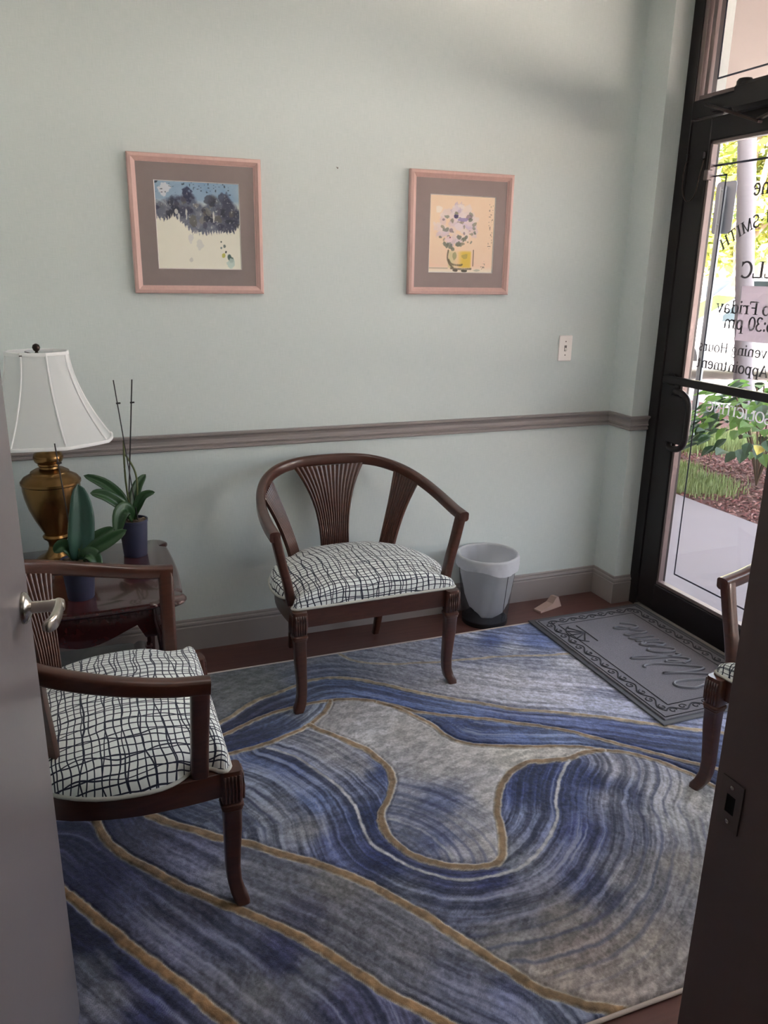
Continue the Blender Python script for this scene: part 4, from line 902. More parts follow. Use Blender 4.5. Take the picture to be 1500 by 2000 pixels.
orchid((-2.395, -.618, TH), 'orchid with one stake and a broad upright leaf in the front navy pot', [
    ([(.0, 0, h2-.005), (.012, 0, h2+.05), (.022, .01, h2+.14), (.022, .012, h2+.235)], .038),
    ([(.005, 0, h2-.005), (.04, .0, h2+.045), (.075, .01, h2+.065), (.115, .015, h2+.085)], .020),
    ([(.005, 0, h2-.005), (.05, -.015, h2+.03), (.095, -.02, h2+.055), (.150, -.02, h2+.085)], .022),
    ([(-.005, 0, h2-.005), (-.018, .0, h2+.03), (-.04, .0, h2+.045), (-.065, .0, h2+.028)], .021),
    ([(.010, 0, h2-.005), (.030, -.02, h2+.018), (.048, -.035, h2+.010), (.062, -.05, h2-.03)], .022)],
    [[(.018, 0, h2-.01), (.004, 0, h2+.035), (-.016, .0, h2+.075), (-.010, 0, h2+.135), (-.004, 0, h2+.160)]],
    [((-.004, 0, h2-.03), (-.030, .0, h2+.365))], h2, .040, .050, ['leaf2', 'leaf', 'leaf', 'leaf', 'leaf'])

# ================================================================== WASTEBASKET
bx_, by_ = -.690, -.1436
wbk = thing('wastebasket', 'round wire-mesh wastebasket standing by the baseboard', 'bin', (bx_, by_, 0))
MB().lathe([(.102, .014), (.134, .322)], 56, caps=False).build('mesh_body', MT['steel'], wbk, smooth=True)
MB().lathe([(.098, 0), (.1035, .001), (.1045, .022), (.1005, .024), (.099, .004), (.0, .003)], 48, caps=False).build('base_ring', MT['canblack'], wbk, smooth=40)
MB().tube([(.134*cos(2*pi*k/48), .134*sin(2*pi*k/48), .323) for k in range(48)], .004, 8, loop=True, caps=False).build('rim', MT['canblack'], wbk, smooth=True)
MB().tube([(.1035*cos(-1.25), .1035*sin(-1.25), .02), (.1345*cos(-1.25), .1345*sin(-1.25), .32)], .0014, 6).build('seam', MT['canblack'], wbk)
rings = []; N = 96
prof = [(.141, .272), (.142, .285), (.1415, .305), (.1412, .322), (.1395, .3300), (.134, .3325), (.1285, .3300), (.1265, .322), (.126, .29), (.122, .23), (.113, .16), (.102, .10), (.084, .055), (.055, .032), (.012, .030)]
for q, (r, z) in enumerate(prof):
    ring = []
    for k in range(N):
        a = 2*pi*k/N; wr = (.0012*sin(a*13+q)+.0012*sin(a*29+q*2)) if q != 4 else .0005*sin(a*31)
        if q >= 9: wr += -.004*abs(sin(a*3.5+q*.15))*(1+.6*sin(a*2)) ; wr -= .010*(q-8)/6*max(0, sin(a-.9))
        zz = z+(.010*sin(a*2+.6)+.005*sin(a*5) if q == 0 else 0)
        if q >= 10: zz += .03*max(0, sin(a-.9))
        ring.append(((r+wr)*cos(a), (r+wr)*sin(a), zz))
    rings.append(ring)
lb = MB(); lb.loft(rings, caps=False); o = lb.build('bin_liner', MT['bag'], None, smooth=True, loc=(bx_, by_, 0))
tag(o, 'thin white plastic liner folded over the rim of the wastebasket', 'bag')

# door wedge
wd = MB(); wd.loft([[(-.085, -.022, 0), (-.085, .022, 0), (-.085, .022, .008), (-.085, -.022, .008)], [(.0, -.024, 0), (.0, .024, 0), (.0, .020, .026), (.0, -.020, .026)], [(.030, -.024, 0), (.030, .024, 0), (.026, .018, .052), (.026, -.018, .052)], [(.040, -.024, 0), (.040, .024, 0), (.044, .016, .050), (.044, -.016, .050)], [(.060, -.024, 0), (.060, .024, 0), (.058, .020, .010), (.058, -.020, .010)]])
o = wd.build('door_wedge', MT['wedge'], None, loc=(-.325, -.118, 0), rz=.30); tag(o, 'beige rubber door wedge lying on the floor near the doormat', 'doorstop')

# ================================================================== PICTURES
def painting(kind, nu, nv):
    U, V = np.meshgrid(np.linspace(0, 1, nu), np.linspace(0, 1, nv)); n1 = fbm(U*6, V*6, 5); n2 = fbm(U*14, V*14, 15); n3 = fbm(U*40, V*40, 25)
    def mix(c, a, col): a = np.clip(a, 0, 1)[..., None]; return c*(1-a)+a*np.array(col)/255.0
    def blob(x, y, rx, ry, rough=.5, seed=1):
        d = np.hypot((U-x)/rx, (V-y)/ry)+rough*(fbm(U*18+seed, V*18+seed*3, 90+seed)-.5)*2; return np.clip((1-d)*5, 0, 1)
    rd = random.Random(3)
    if kind == 'foliage':
        c = np.ones(U.shape+(3,))*np.array([234, 232, 218])/255.0; c = mix(c, n1*.15, (214, 208, 190))
        c = mix(c, np.clip((V-.70)/.10, 0, 1)*(.65+.5*n1), (128, 158, 188))
        rag = .05*np.abs(np.sin(U*95+6*n2))*(.4+n3)
        lo = np.interp(U, [0, .06, .14, .2, .25, .33, .42, .55, .7, .82, .93, 1], [.60, .585, .60, .64, .60, .52, .45, .425, .45, .44, .47, .55])+.05*(n2-.5)-rag
        hi = np.interp(U, [0, .10, .2, .3, .36, .42, .5, .58, .64, .72, .78, .84, .9, 1], [.76, .78, .86, .86, .93, .92, .80, .78, .86, .86, .80, .90, .82, .72])+.10*(n2-.5)
        a = np.clip((V-lo)*40, 0, 1)*np.clip((hi-V)*14, 0, 1)
        c = mix(c, a*(.80+.5*(n2-.4)), (86, 92, 112)); c = mix(c, a*np.clip((n1-.50)*6, 0, 1)*.75, (58, 60, 80))
        for k in range(70):
            x, y = rd.random(), .50+.36*rd.random(); q = rd.random()
            inside = np.interp(x, [0, .25, .45, 1], [.60, .60, .46, .46]) < y-.02 < np.interp(x, [0, .36, .5, .85, 1], [.74, .88, .78, .84, .70])
            if inside: c = mix(c, blob(x, y, .02+.04*rd.random(), .02+.05*rd.random(), .9, k+3)*a*.7, rd.choice([(44, 46, 60), (54, 56, 78), (104, 108, 124), (128, 126, 120), (96, 92, 86), (70, 72, 92)]))
        c = mix(c, blob(.37, .86, .06, .10, .7, 3)*.85, (44, 46, 74)); c = mix(c, blob(.63, .80, .06, .05, .6, 31)*.8, (74, 78, 92)); c = mix(c, blob(.80, .83, .05, .06, .6, 33)*.8, (66, 70, 88))
        c = mix(c, blob(.12, .90, .08, .07, .8, 4), (204, 208, 214)); c = mix(c, np.clip((.34-n3)*7, 0, 1)*a*.7, (206, 208, 204))
        for x, y, w_, h_ in ((.27, .60, .012, .05), (.36, .62, .012, .06), (.24, .66, .02, .03), (.68, .62, .012, .06)): c = mix(c, blob(x, y, w_, h_, .7, int(x*77))*.85, (214, 214, 206))
        for x, y, r, col in ((.78, .165, .020, (196, 192, 84)), (.86, .135, .036, (58, 84, 80)), (.81, .205, .013, (28, 34, 32)), (.76, .255, .017, (104, 122, 120)), (.80, .275, .013, (92, 104, 100)), (.76, .325, .009, (60, 70, 66)), (.86, .075, .045, (186, 206, 198)), (.40, .36, .035, (212, 212, 210)), (.50, .29, .040, (212, 212, 206)), (.39, .11, .02, (206, 204, 196))): c = mix(c, blob(x, y, r, r*1.3, .8, int(x*100))*.85, col)
        dots = np.clip((vnoise(U*46, V*60, 7)-.76)*9, 0, 1)*(V > .86)*(n1 > .40); c = mix(c, dots*.85, (44, 56, 66))
    else:
        c = np.ones(U.shape+(3,))*np.array([238, 212, 184])/255.0; c = mix(c, n1*.5, (234, 196, 164)); c = mix(c, np.clip((.40-V)*2, 0, 1)*n2*.9, (242, 198, 180)); c = mix(c, np.clip((.09-V)*14, 0, 1), (236, 224, 204))
        for k in range(46):
            a, r_ = rd.random()*6.28, rd.random()**.55; x, y = .42+.29*r_*cos(a), .63+.23*r_*sin(a)
            c = mix(c, blob(x, y, .045+.05*rd.random(), .035+.035*rd.random(), .9, k)*.62, rd.choice([(218, 196, 202), (210, 190, 208), (228, 208, 204), (196, 178, 202), (232, 218, 216), (222, 202, 190)]))
        for k in range(30):
            a, r_ = rd.random()*6.28, .2+.85*rd.random()**.7; x, y = .43+.29*r_*cos(a), .58+.25*r_*sin(a)
            c = mix(c, blob(x, y, .018+.026*rd.random(), .014+.018*rd.random(), 1.1, k+40)*.68, rd.choice([(122, 124, 104), (138, 130, 104), (104, 110, 98), (150, 134, 112), (132, 108, 118)]))
        for x, y, r in ((.27, .36, .055), (.33, .33, .045), (.37, .30, .035), (.46, .46, .05), (.53, .44, .05), (.57, .47, .03), (.45, .37, .045), (.36, .53, .02), (.62, .70, .035), (.17, .46, .03), (.70, .52, .02)): c = mix(c, blob(x, y, r, r*.8, .9, int(x*90))*.8, (106, 110, 94))
        c = mix(c, blob(.40, .73, .03, .025, .7, 2), (78, 66, 104)); c = mix(c, blob(.52, .69, .08, .03, .8, 8)*.8, (146, 128, 176)); c = mix(c, blob(.45, .60, .065, .06, .4, 9)*.9, (228, 212, 216)); c = mix(c, blob(.30, .43, .06, .04, .6, 12)*.9, (232, 206, 208)); c = mix(c, blob(.32, .46, .012, .01, .5, 13), (150, 70, 80))
        c = mix(c, blob(.14, .82, .05, .04, .7, 14)*.8, (240, 228, 216)); c = mix(c, blob(.48, .86, .06, .04, .8, 15)*.8, (238, 224, 214))
        vs_ = np.clip((.19-np.abs(U-.48))*30, 0, 1)*np.clip((V-.055)*40, 0, 1)*np.clip((.30-V)*30, 0, 1)
        c = mix(c, vs_*np.clip((U-.42)*9, .15, 1), (226, 192, 74)); c = mix(c, vs_*np.clip((.46-U)*8, 0, 1)*.8, (206, 198, 150))
        c = mix(c, blob(.56, .22, .05, .03, .8, 16)*.5, (160, 140, 80)); c = mix(c, blob(.40, .22, .035, .06, .6, 17)*.7, (150, 146, 104))
        for pts_ in (((.30, .29), (.29, .20), (.32, .12), (.38, .07)), ((.31, .17), (.36, .115), (.48, .10), (.52, .11)), ((.35, .06), (.48, .05), (.66, .055))):
            sp_ = spline(pts_, 16); d = np.min([np.hypot(U-p[0], (V-p[1])*.93) for p in sp_], 0); c = mix(c, np.clip((.017-d)*90+.5*(n3-.5), 0, 1)*.8, (92, 78, 58))
        c = mix(c, blob(.42, .03, .045, .02, .7, 7), (96, 84, 70)); c = mix(c, blob(.55, .03, .05, .02, .7, 10), (78, 74, 58)); c = mix(c, blob(.76, .035, .06, .015, .8, 18)*.6, (160, 160, 140))
        c = mix(c, ((np.abs(U-.69) < .006) & (V > .09) & (V < .31))*.8, (90, 70, 56)); c = mix(c, (np.abs(V-.06) < .008)*(U < .3)*.5, (150, 140, 120))
        mk = np.clip((vnoise(U*60, V*70, 12)-.74)*9, 0, 1)*((np.abs(U-.94) < .035) & (V > .30) & (V < .92) | (np.abs(U-.83) < .05) & (V > .04) & (V < .16)); c = mix(c, mk*.75, (110, 96, 84))
    return lin(np.clip(c, 0, 1))
def picture(name, label, x0, x1, z0, z1, px0, px1, pz0, pz1, fw, matm, kind):
    xc, zc = (x0+x1)/2, (z0+z1)/2
    t = thing(name, label, 'picture', (xc, 0, zc), 0, 'framed watercolours')
    W2, H2 = (x1-x0)/2, (z1-z0)/2
    prof = [(0, -.002), (0, -.020), (.003, -.024), (fw*.45, -.026), (fw*.72, -.020), (fw*.80, -.019), (fw*.84, -.016), (fw, -.014), (fw, -.002)]
    for k, ((ax, az), (bx2, bz)) in enumerate((((-1, 1), (1, 1)), ((1, 1), (1, -1)), ((1, -1), (-1, -1)), ((-1, -1), (-1, 1)))):
        m = MB(); m.loft([[(sx*(W2-o), y, sz*(H2-o)) for o, y in prof] for sx, sz in ((ax, az), (bx2, bz))]); m.build('frame_side', MT['frame'], t)
    m = MB(); a0, a1, b0, b1 = px0-xc, px1-xc, pz0-zc, pz1-zc; e = fw*.9
    for q in ((-W2+e, -H2+e, a0, H2-e), (a1, -H2+e, W2-e, H2-e), (a0, -H2+e, a1, b0), (a0, b1, a1, H2-e)): m.box(q[0], -.0135, q[1], q[2], -.008, q[3])
    m.build('mat_board', MT[matm], t)
    bev = MB(); bev.loft([[(a0, -.0137, b0), (a1, -.0137, b0), (a1, -.0137, b1), (a0, -.0137, b1)], [(a0+.003, -.0100, b0+.003), (a1-.003, -.0100, b0+.003), (a1-.003, -.0100, b1-.003), (a0+.003, -.0100, b1-.003)]], caps=False); bev.build('mat_bevel', MT['bevel'], t)
    nu = nv = 220; col = painting(kind, nu, nv)
    V = [(a0+(a1-a0)*i/(nu-1), -.0098, b0+(b1-b0)*j_/(nv-1)) for j_ in range(nv) for i in range(nu)]
    F = [(j_*nu+i, j_*nu+i+1, (j_+1)*nu+i+1, (j_+1)*nu+i) for j_ in range(nv-1) for i in range(nu-1)]
    me = bpy.data.meshes.new('watercolour'); me.from_pydata(V, [], F); a = me.color_attributes.new('Col', 'FLOAT_COLOR', 'POINT')
    a.data.foreach_set('color', np.concatenate([col.reshape(-1, 3), np.ones((nu*nv, 1))], 1).astype(np.float32).ravel())
    mm = M('watercolour_'+kind, (255, 255, 255), .5, noise=None, bump=(300, .1)); colattr(mm); me.materials.append(mm)
    o = bpy.data.objects.new('watercolour', me); C.objects.link(o); o.parent = t
picture('framed_picture', 'pink framed watercolour of dark blue grey foliage above cream, on the left', -2.121, -1.652, 1.445, 1.916, -2.034, -1.732, 1.531, 1.831, .028, 'mat1', 'foliage')
picture('framed_picture', 'pink framed watercolour of flowers in a yellow vase, on the right', -1.059, -.597, 1.447, 1.920, -.968, -.674, 1.533, 1.833, .028, 'mat2', 'vase')

# ================================================================== SWITCH, NAIL
t = thing('light_switch', 'white toggle light switch plate on the wall near the pillar', 'switch', (-.277, 0, 1.215))
MB().box(-.035, -.006, -.057, .035, 0, .057, bev=.003).build('plate', MT['white'], t)
MB().box(-.006, -.0068, -.013, .006, -.0055, .013).build('slot', MT['grey'], t)
m = MB(); m.loft([[(-.004, -.006, -.007), (.004, -.006, -.007), (.004, -.006, .003), (-.004, -.006, .003)], [(-.0035, -.018, -.013), (.0035, -.018, -.013), (.0035, -.018, -.007), (-.0035, -.018, -.007)]]); m.build('toggle', MT['white'], t)
for z in (-.030, .030): MB().lathe([(.003, 0), (.003, .001), (.001, .0015)], 10).build('screw', MT['grey'], t, loc=(0, -.006, z)).rotation_euler = (pi/2, 0, 0)
o = MB().lathe([(.0012, -.004), (.0012, .012), (.003, .012), (.003, .0135), (.0005, .014)], 8).build('picture_nail', MT['grey'], None, loc=(-1.356, -.002, 1.909)); o.rotation_euler = (pi/2+.3, 0, 0)
tag(o, 'small bare nail in the wall between the two pictures', 'nail')
# ================================================================== OUTDOORS
OM = dict(
    walk=M('concrete_walk', (140, 135, 141), .85, noise=(3, .08), bump=(80, .3)), asph=M('asphalt', (176, 171, 168), .9, noise=(20, .15), bump=(90, .5)),
    soffit=M('stucco_soffit', (158, 149, 145), .9, noise=(5, .04)), curb=M('concrete_curb', (186, 182, 178), .85, noise=(8, .1)),
    soil=M('mulch_soil', (96, 62, 60), .95, noise=(25, .4), bump=(40, .8)), grass=M('grass_blade', (150, 168, 112), .7, noise=(4, .25)),
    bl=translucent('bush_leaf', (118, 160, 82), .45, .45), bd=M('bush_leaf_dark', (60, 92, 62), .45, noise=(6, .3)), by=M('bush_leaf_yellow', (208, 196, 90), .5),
    twig=M('bush_twig', (98, 80, 62), .8), palm=M('palm_bark', (112, 110, 116), .85, noise=(9, .1), stretch=(1, 1, 6)), bark=M('tree_bark', (120, 104, 90), .9, noise=(8, .3)),
    signb=M('sign_back', (150, 160, 172), .5, metal=.2), post=M('galvanised_post', (148, 158, 164), .5, metal=.3, noise=(12, .1)),
    plaza=M('plaza_stucco', (166, 153, 140), .9, noise=(2, .05)), fascia=M('plaza_fascia', (200, 194, 184), .9), pwin=M('plaza_window', (104, 92, 88), .25), plet=M('plaza_letter', (120, 118, 120), .6),
    tyre=M('tyre', (34, 34, 36), .8), rim=M('wheel_rim', (180, 182, 186), .3, metal=.7), cglass=M('car_glass', (20, 27, 31), .25, spec=.15), lampg=M('car_lamp', (214, 212, 206), .2),
)
chipm = [M('mulch_chip_'+n, tuple(q*.92 for q in c), .9) for n, c in (('red', (132, 82, 80)), ('brown', (108, 72, 66)), ('pale', (168, 128, 122)))]
def leafy(name, c):
    m = translucent(name, c, .5, .6); return m
treem = [leafy('tree_leaf_'+n, c) for n, c in (('yellow', (132, 132, 54)), ('lime', (106, 120, 48)), ('green', (78, 100, 50)))]
def obox(name, *a, mat, bev=0, kind='structure', parent=None):
    o = MB().box(*a, bev=bev).build(name, OM[mat], parent)
    if kind and not parent: o['kind'] = kind
    return o
obox('walkway', .205, -14, -.20, 1.75, 16, -.02, mat='walk')
obox('planting_bed', 1.75, -14, -.20, 5.20, 16, -.03, mat='soil')
obox('curb', 5.20, -14, -.25, 5.36, 16, -.01, mat='curb', bev=.02)
obox('parking_lot', 5.36, -30, -.25, 70, 70, -.12, mat='asph')
obox('soffit', -4.0, -14, 2.90, 2.55, 16, 2.95, mat='soffit')
obox('roof', -4.0, -14, 2.95, 2.60, 16, 5.50, mat='soffit')  # unseen upper part, made tall so its shadow covers bed and palm trunk
obox('wall_outer_far', -.02, .13, -.2, .25, 16, 2.90, mat='soffit'); obox('wall_outer_near', .10, -14, -.2, .25, -5.71, 2.90, mat='soffit')

# mulch chips
rd = random.Random(11)
def zone_mulch(x, y): return 1
m = MB()
clear = [(1.90, 1.55), (1.98, 1.72), (2.15, 1.95), (2.05, 1.45), (2.3, 2.1), (2.2, 1.62), (1.9, 1.85), (3.1, 2.7), (3.3, 2.75), (3.0, 2.9), (3.4, 2.55), (3.6, 2.9), (2.8, 2.75)]
for k in range(8600):
    d = rd.random(); x = 1.77+2.6*d; y = -.2+3.6*rd.random(); s_ = .010+.022*rd.random(); w = .004+.006*rd.random(); a = rd.random()*pi; z = -.03+.012*rd.random(); tl = (rd.random()-.5)*.02
    if any((x-a_)**2+(y-b_)**2 < .012 for a_, b_ in clear) or (x-2.56)**2+(y-1.46)**2 < .004: continue
    c, q = cos(a), sin(a)
    m.add([(x-c*s_-q*w, y-q*s_+c*w, z-tl), (x-c*s_+q*w, y-q*s_-c*w, z-tl), (x+c*s_+q*w, y+q*s_-c*w, z+tl), (x+c*s_-q*w, y+q*s_+c*w, z+tl), (x, y, z+.012)], [(0, 1, 4), (1, 2, 4), (2, 3, 4), (3, 0, 4)])
o = m.build('mulch_chips', chipm[0], None, fix=False); o.data.materials.append(chipm[1]); o.data.materials.append(chipm[2])
o.data.polygons.foreach_set('material_index', [(i//4) % 3 for i in range(len(o.data.polygons))])
tag(o, 'reddish brown wood mulch chips covering the planting bed', 'mulch', None, 'stuff')
def grass(label, pts, n, h, spread, seed):
    r = random.Random(seed); m = MB()
    for k in range(n):
        px, py = pts[k % len(pts)]; x, y = px+r.gauss(0, spread), py+r.gauss(0, spread)
        if x < 1.79: x = 1.79+r.random()*.05
        a = r.random()*6.28; l = h*(.5+.7*r.random()); dx, dy = cos(a), sin(a); b = .35*l*r.random()
        m.add([(x-dy*.004, y+dx*.004, -.035), (x+dy*.004, y-dx*.004, -.035), (x+dx*b*.4+dy*.003, y+dy*b*.4-dx*.003, -.035+l*.6), (x+dx*b*.4-dy*.003, y+dy*b*.4+dx*.003, -.035+l*.6), (x+dx*b, y+dy*b, -.035+l)], [(0, 1, 2, 3), (3, 2, 4)])
    o = m.build('grass', OM['grass'], None, fix=False); return tag(o, label, 'grass', None, 'stuff')
grass('green grass clumps at the edge of the walkway beside the mulch', [(1.90, 1.55), (1.98, 1.72), (2.15, 1.95), (2.05, 1.45), (2.3, 2.1), (2.2, 1.62), (1.9, 1.85)], 4200, .075, .11, 5)
grass('bright green grass around the foot of the grey sign post', [(3.1, 2.7), (3.3, 2.75), (3.0, 2.9), (3.4, 2.55), (3.6, 2.9), (2.8, 2.75), (3.8, 2.6)], 3600, .13, .16, 6)

# bush of broad leaves
def leaf_mesh(name, mat, L=.085, Wd=.055):
    m = MB(); rows = []
    for v, w in ((0, .05), (.15, .55), (.38, 1), (.65, .78), (.88, .3), (1, .02)):
        rows.append([(-w*Wd/2, v*L, .010*w-.012*v*v), (0, v*L, -.012*v*v), (w*Wd/2, v*L, .010*w-.012*v*v)])
    m.grid(rows); me = bpy.data.meshes.new(name); me.from_pydata(m.v, [], m.f); me.materials.append(mat); return me
def bush(loc, R_, H_, n, label, seed):
    r = random.Random(seed); t = thing('leafy_bush', label, 'bush', loc)
    ms = [leaf_mesh('leaf', OM['bl']), leaf_mesh('leaf', OM['bl'], .075, .06), leaf_mesh('leaf', OM['bd']), leaf_mesh('leaf', OM['bd'], .095, .06), leaf_mesh('leaf', OM['by'], .07)]
    tw = MB()
    for k in range(16):
        a = r.random()*6.28; q = .25+.7*r.random(); tw.tube(spline([(0, 0, 0), (R_*.2*q*cos(a), R_*.2*q*sin(a), H_*.3), (R_*.75*q*cos(a), R_*.75*q*sin(a), H_*(.55+.4*r.random()))], 6), .006, 5)
    tw.build('twigs', OM['twig'], t)
    for k in range(n):
        a = r.random()*6.28; e = math.asin(-.35+1.3*r.random()) if True else 0; rr = (.55+.45*r.random()**.5)
        e = max(-.5, min(1.5, e)); x, y, z = R_*rr*cos(e)*cos(a), R_*rr*cos(e)*sin(a), H_*.52+H_*.5*rr*sin(e)
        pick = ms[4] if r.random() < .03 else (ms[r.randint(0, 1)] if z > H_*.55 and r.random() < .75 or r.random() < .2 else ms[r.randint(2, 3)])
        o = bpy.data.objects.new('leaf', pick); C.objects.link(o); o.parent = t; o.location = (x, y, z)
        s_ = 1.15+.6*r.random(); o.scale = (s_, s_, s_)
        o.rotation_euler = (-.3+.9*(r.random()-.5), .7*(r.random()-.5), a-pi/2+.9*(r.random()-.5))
bush((2.56, 1.46, -.03), .55, .84, 298, 'broad leaved green bush growing in the red mulch outside the door', 3)

# palm trunk and sign
pt_ = thing('palm_tree', 'slender pale grey palm trunk rising behind the bush', 'tree', (4.88, 3.97, -.05)); pt_.rotation_euler = (-.046, -.121, 0)
prof = []
for k in range(120):
    z = k*.055; prof.append((.098-.004*z/1.0*.35+(.004 if k % 2 else 0)+.02*math.exp(-z*3), z))
MB().lathe(prof, 20).build('trunk', OM['palm'], pt_, smooth=30)
fr = MB()
for k in range(11):
    a = k*2*pi/11; L_ = 1.9
    sp2 = spline([(0, 0, 6.5), (L_*.35*cos(a), L_*.35*sin(a), 7.2), (L_*.75*cos(a), L_*.75*sin(a), 7.1), (L_*cos(a), L_*sin(a), 6.2)], 22)
    fr.tube(sp2, .012, 4)
    for i, p in enumerate(sp2[3:]):
        for s_ in (-1, 1):
            n_ = (-sin(a)*s_, cos(a)*s_); fr.add([p, (p[0]+.05*cos(a), p[1]+.05*sin(a), p[2]), (p[0]+n_[0]*.45+.2*cos(a), p[1]+n_[1]*.45+.2*sin(a), p[2]-.25)], [(0, 1, 2)])
o = fr.build('fronds', treem[2], pt_, fix=False); o['kind'] = 'stuff'
sg = thing('sign_post', 'back of a parking sign on a grey metal post by the grass', 'sign', (3.02, 2.72, -.05))
m = MB(); m.loft([[(x, y, z) for x, y in ((-.012, -.032), (-.018, -.014), (.018, -.014), (.018, .014), (-.018, .014), (-.012, .032), (-.018, .032), (-.026, .010), (-.026, -.010), (-.018, -.032))] for z in (0, 2.33)]); m.build('post', OM['post'], sg)
m = MB(); m.loft([[(x, y+0, z+2.16) for y, z in rrect(.235, .43, .14, 4)] for x in (.022, .025)]); m.build('sign_panel', OM['signb'], sg)
for z in (2.02, 2.30): MB().lathe([(.010, 0), (.010, .006), (.004, .008)], 10).build('bolt', OM['post'], sg, loc=(-.026, 0, z)).rotation_euler = (0, -pi/2, 0)

# trees beyond the parking lot
def tree(x, y, h, R_, label, seed, mi, n=5200):
    r = random.Random(seed); t = thing('broad_tree', label, 'tree', (x, y, -.15), 0)
    tr = MB(); tr.tube(spline([(0, 0, 0), (.1, .05, h*.25), (-.05, .1, h*.5), (.05, 0, h*.75)], 10), .22, 10, scale=[1-.06*i for i in range(11)])
    for k in range(6):
        a = k*1.05; tr.tube(spline([(0, 0, h*.35), (R_*.3*cos(a), R_*.3*sin(a), h*.5), (R_*.7*cos(a), R_*.7*sin(a), h*(.55+.05*k))], 6), .07, 6)
    tr.build('trunk', OM['bark'], t, smooth=True)
    cl = [(R_*.75*(r.random()**.5)*cos(q), R_*.75*(r.random()**.5)*sin(q), h*(.34+.6*r.random()), .5+.5*r.random()) for q in [r.random()*6.28 for _ in range(26)]]
    for kk in range(2):
        m = MB()
        for k in range(n//2):
            cx_, cy_, cz_, q = cl[r.randint(0, 25)]; s_ = R_*.36*q; x_, y_, z_ = cx_+r.gauss(0, s_*.6), cy_+r.gauss(0, s_*.6), cz_+r.gauss(0, s_*.45)
            l = .10+.08*r.random(); d1_ = Vector((r.gauss(0, 1), r.gauss(0, 1), r.gauss(0, .6))).normalized(); d2_ = d1_.cross(Vector((r.gauss(0, 1), r.gauss(0, 1), r.gauss(0, 1)))).normalized(); p = Vector((x_, y_, z_))
            m.add([tuple(p-d1_*l), tuple(p+d2_*l*.45), tuple(p+d1_*l), tuple(p-d2_*l*.45)], [(0, 1, 2, 3)])
        o = m.build('crown', treem[(mi+kk) % 3], t, fix=False); o['kind'] = 'stuff'
tree(12.6, 12.3, 6.6, 2.3, 'yellow green tree seen behind the palm trunk', 1, 0)
tree(14.0, 18.8, 7.6, 2.6, 'yellow green tree behind the grey sign panel', 2, 0)
tree(18.6, 13.4, 7.5, 2.7, 'lime tree at the right beyond the parked cars', 3, 1)
tree(20.4, 20.4, 8.0, 2.4, 'tall green tree farthest back over the plaza roof', 4, 1)

# plaza building
pz = thing('plaza_building', 'long pale plaza building with a white fascia and lettering across the parking lot', 'building', (24, 26, -.12))
def pb(n, *a, mat): return MB().box(*a).build(n, OM[mat], pz)
pb('wall', 1.6, -18, 0, 9, 24, 3.3, mat='plaza'); pb('fascia', 0, -18, 3.15, 1.6, 24, 4.45, mat='fascia'); pb('roof_cap', -.1, -18.1, 4.45, 9, 24.1, 4.6, mat='plaza')
for k in range(9): pb('column', .1, -17.6+4.6*k, 0, .75, -16.7+4.6*k, 3.15, mat='plaza')
for k in range(9): pb('shop_window', 1.54, -15.9+4.6*k, .25, 1.6, -13.6+4.6*k, 2.8, mat='pwin')
# block letter B of the far fascia (drawn from strokes)
lt = MB(); X_ = -.03
def st(y0, z0, y1, z1): lt.box(X_, min(y0, y1), min(z0, z1), 0, max(y0, y1), max(z0, z1))
yb, zb = .0, 3.62
st(yb, zb, yb-.08, zb+.44); st(yb, zb, yb-.24, zb+.07); st(yb, zb+.19, yb-.24, zb+.255); st(yb, zb+.37, yb-.22, zb+.44); st(yb-.22, zb+.03, yb-.30, zb+.21); st(yb-.20, zb+.235, yb-.28, zb+.41)
lt.build('fascia_letter', OM['plet'], pz)

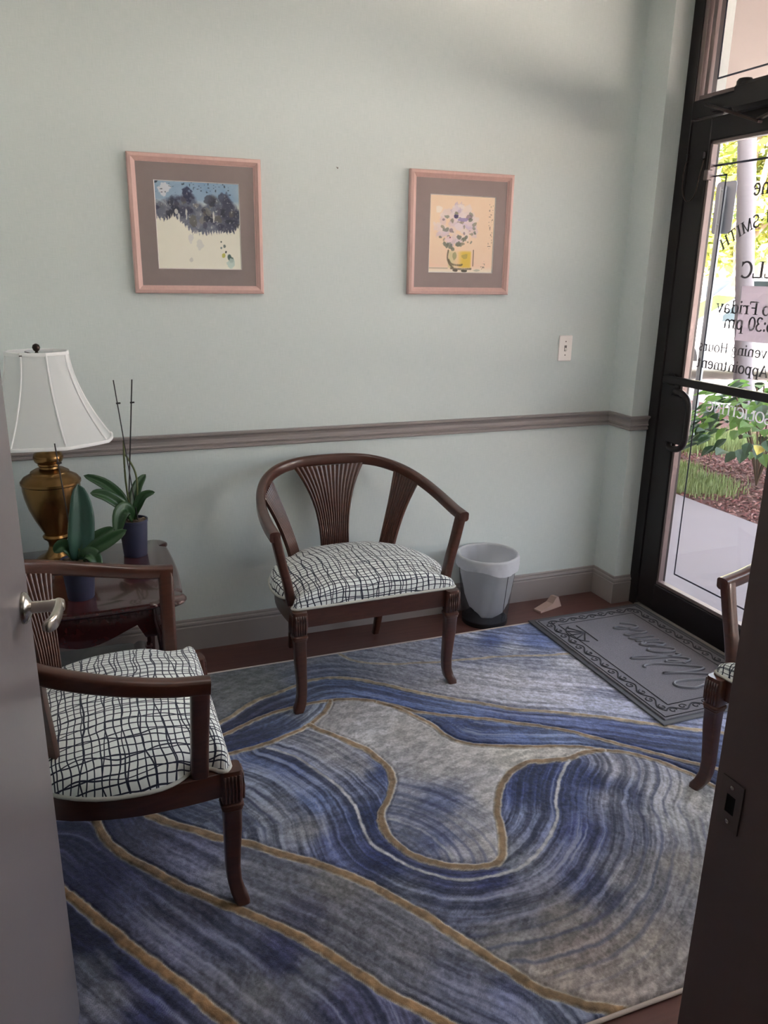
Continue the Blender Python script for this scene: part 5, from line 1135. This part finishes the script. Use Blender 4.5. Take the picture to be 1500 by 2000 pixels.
# cars
def car(label, loc, rz, paint, suv=0, seed=0):
    t = thing('parked_car', label, 'car', loc, rz)
    pm = M('car_paint_%d' % seed, paint, .25, coat=.8)
    H = .12*suv
    st_ = [(-2.28, .60, .42, .60), (-2.22, .74, .30, .68), (-2.0, .84, .24, .78+H), (-1.5, .88, .22, .88+H), (-.95, .90, .22, .95+H), (-.2, .91, .22, .96+H), (.6, .91, .22, .98+H), (1.4, .90, .22, 1.0+H), (2.0, .86, .26, 1.0+H), (2.22, .78, .34, .95+H), (2.28, .66, .44, .8+H)]
    rings = []
    for x, w, zb_, zt in st_:
        rings.append([(x, -w*.92, zb_), (x, -w, zb_+.12), (x, -w*1.005, (zb_+zt)/2), (x, -w*.985, zt-.07), (x, -w*.90, zt), (x, 0, zt+.025), (x, w*.90, zt), (x, w*.985, zt-.07), (x, w*1.005, (zb_+zt)/2), (x, w, zb_+.12), (x, w*.92, zb_)])
    MB().loft(rings).build('body', pm, t, smooth=40)
    b0, b1, r0, r1, zr = -1.05, 1.75+.3*suv, -.25, 1.0+.9*suv, 1.42+.22*suv; zb_ = .95+H
    m = MB(); base = [(b0, -.80, zb_), (b1, -.80, zb_), (b1, .80, zb_), (b0, .80, zb_)]; roof = [(r0, -.62, zr), (r1, -.62, zr), (r1, .62, zr), (r0, .62, zr)]
    mid = [tuple((a*.12+b*.88)) for a, b in zip([Vector(p) for p in base], [Vector(p) for p in roof])]
    top = [(r0+.12, -.50, zr+.04), (r1-.12, -.50, zr+.04), (r1-.12, .50, zr+.04), (r0+.12, .50, zr+.04)]
    m.loft([base, mid, top]); m.build('cabin', pm, t, smooth=30)
    def pane(n, P, inset=.10, out=.006):
        Q = [Vector(p) for p in P]; c = sum(Q, Vector())/4; nr_ = (Q[1]-Q[0]).cross(Q[3]-Q[0]).normalized()
        if nr_.dot(c-Vector((.3, 0, 1.1))) < 0: nr_ = -nr_
        q = [tuple(p.lerp(c, inset)+nr_*out) for p in Q]; q2 = [tuple(p.lerp(c, inset)-nr_*.004) for p in Q]
        MB().loft([q2, q]).build(n, OM['cglass'], t)
    B, T = [Vector(p) for p in base], [Vector(p) for p in mid]
    pane('windscreen', [B[0], B[3], T[3], T[0]]); pane('rear_window', [B[1], B[2], T[2], T[1]])
    for i0, i1 in ((0, 1), (3, 2)):
        for a, b in ((.10, .50), (.52, .92)): pane('side_window', [B[i0].lerp(B[i1], a), B[i0].lerp(B[i1], b), T[i0].lerp(T[i1], max(0, b-.02*0)), T[i0].lerp(T[i1], a if a > .3 else .02)], .07)
    for sx in (-1.38, 1.40):
        for s_ in (-1, 1):
            w = MB(); w.loft([[(sx+r*cos(2*pi*k/24), s_*yy, .33+r*sin(2*pi*k/24)) for k in range(24)] for r, yy in ((.30, .70), (.33, .72), (.33, .90), (.31, .925), (.22, .925))]); wo = w.build('tyre', OM['tyre'], t, smooth=40)
            w = MB(); w.loft([[(sx+r*cos(2*pi*k/24), s_*yy, .33+r*sin(2*pi*k/24)) for k in range(24)] for r, yy in ((.215, .915), (.20, .93), (.06, .922), (.05, .935))]); w.build('wheel_rim', OM['rim'], wo, smooth=40)
            w = MB(); w.loft([[(sx+r*cos(pi*k/16), s_*yy, .33+r*sin(pi*k/16)) for k in range(17)] for r, yy in ((.40, .895), (.40, .921))]); w.build('wheel_arch', OM['tyre'], t)
    for s_ in (-1, 1):
        MB().box(-.88, s_*.90, .96+H, -.70, s_*1.06, 1.10+H, bev=.03).build('side_mirror', pm, t); MB().box(-2.27, s_*.45, .58, -2.10, s_*.76, .70, bev=.03).build('headlamp', OM['lampg'], t)
        for x in (-.30, .72): MB().box(x-.007, s_*.905, .35, x+.007, s_*.921, .95+H).build('door_seam', OM['tyre'], t)
    return t
car('white car parked nearest, just beyond the curb', (8.45, 7.70, -.12), math.radians(-27), (160, 162, 168), 0, 1)
car('white car with dark windows parked farther back on the left', (16.2, 16.0, -.12), math.radians(-20), (165, 165, 170), 1, 2)
car('dark red car parked far back under the trees', (19.6, 17.0, -.12), math.radians(-40), (120, 44, 50), 1, 3)
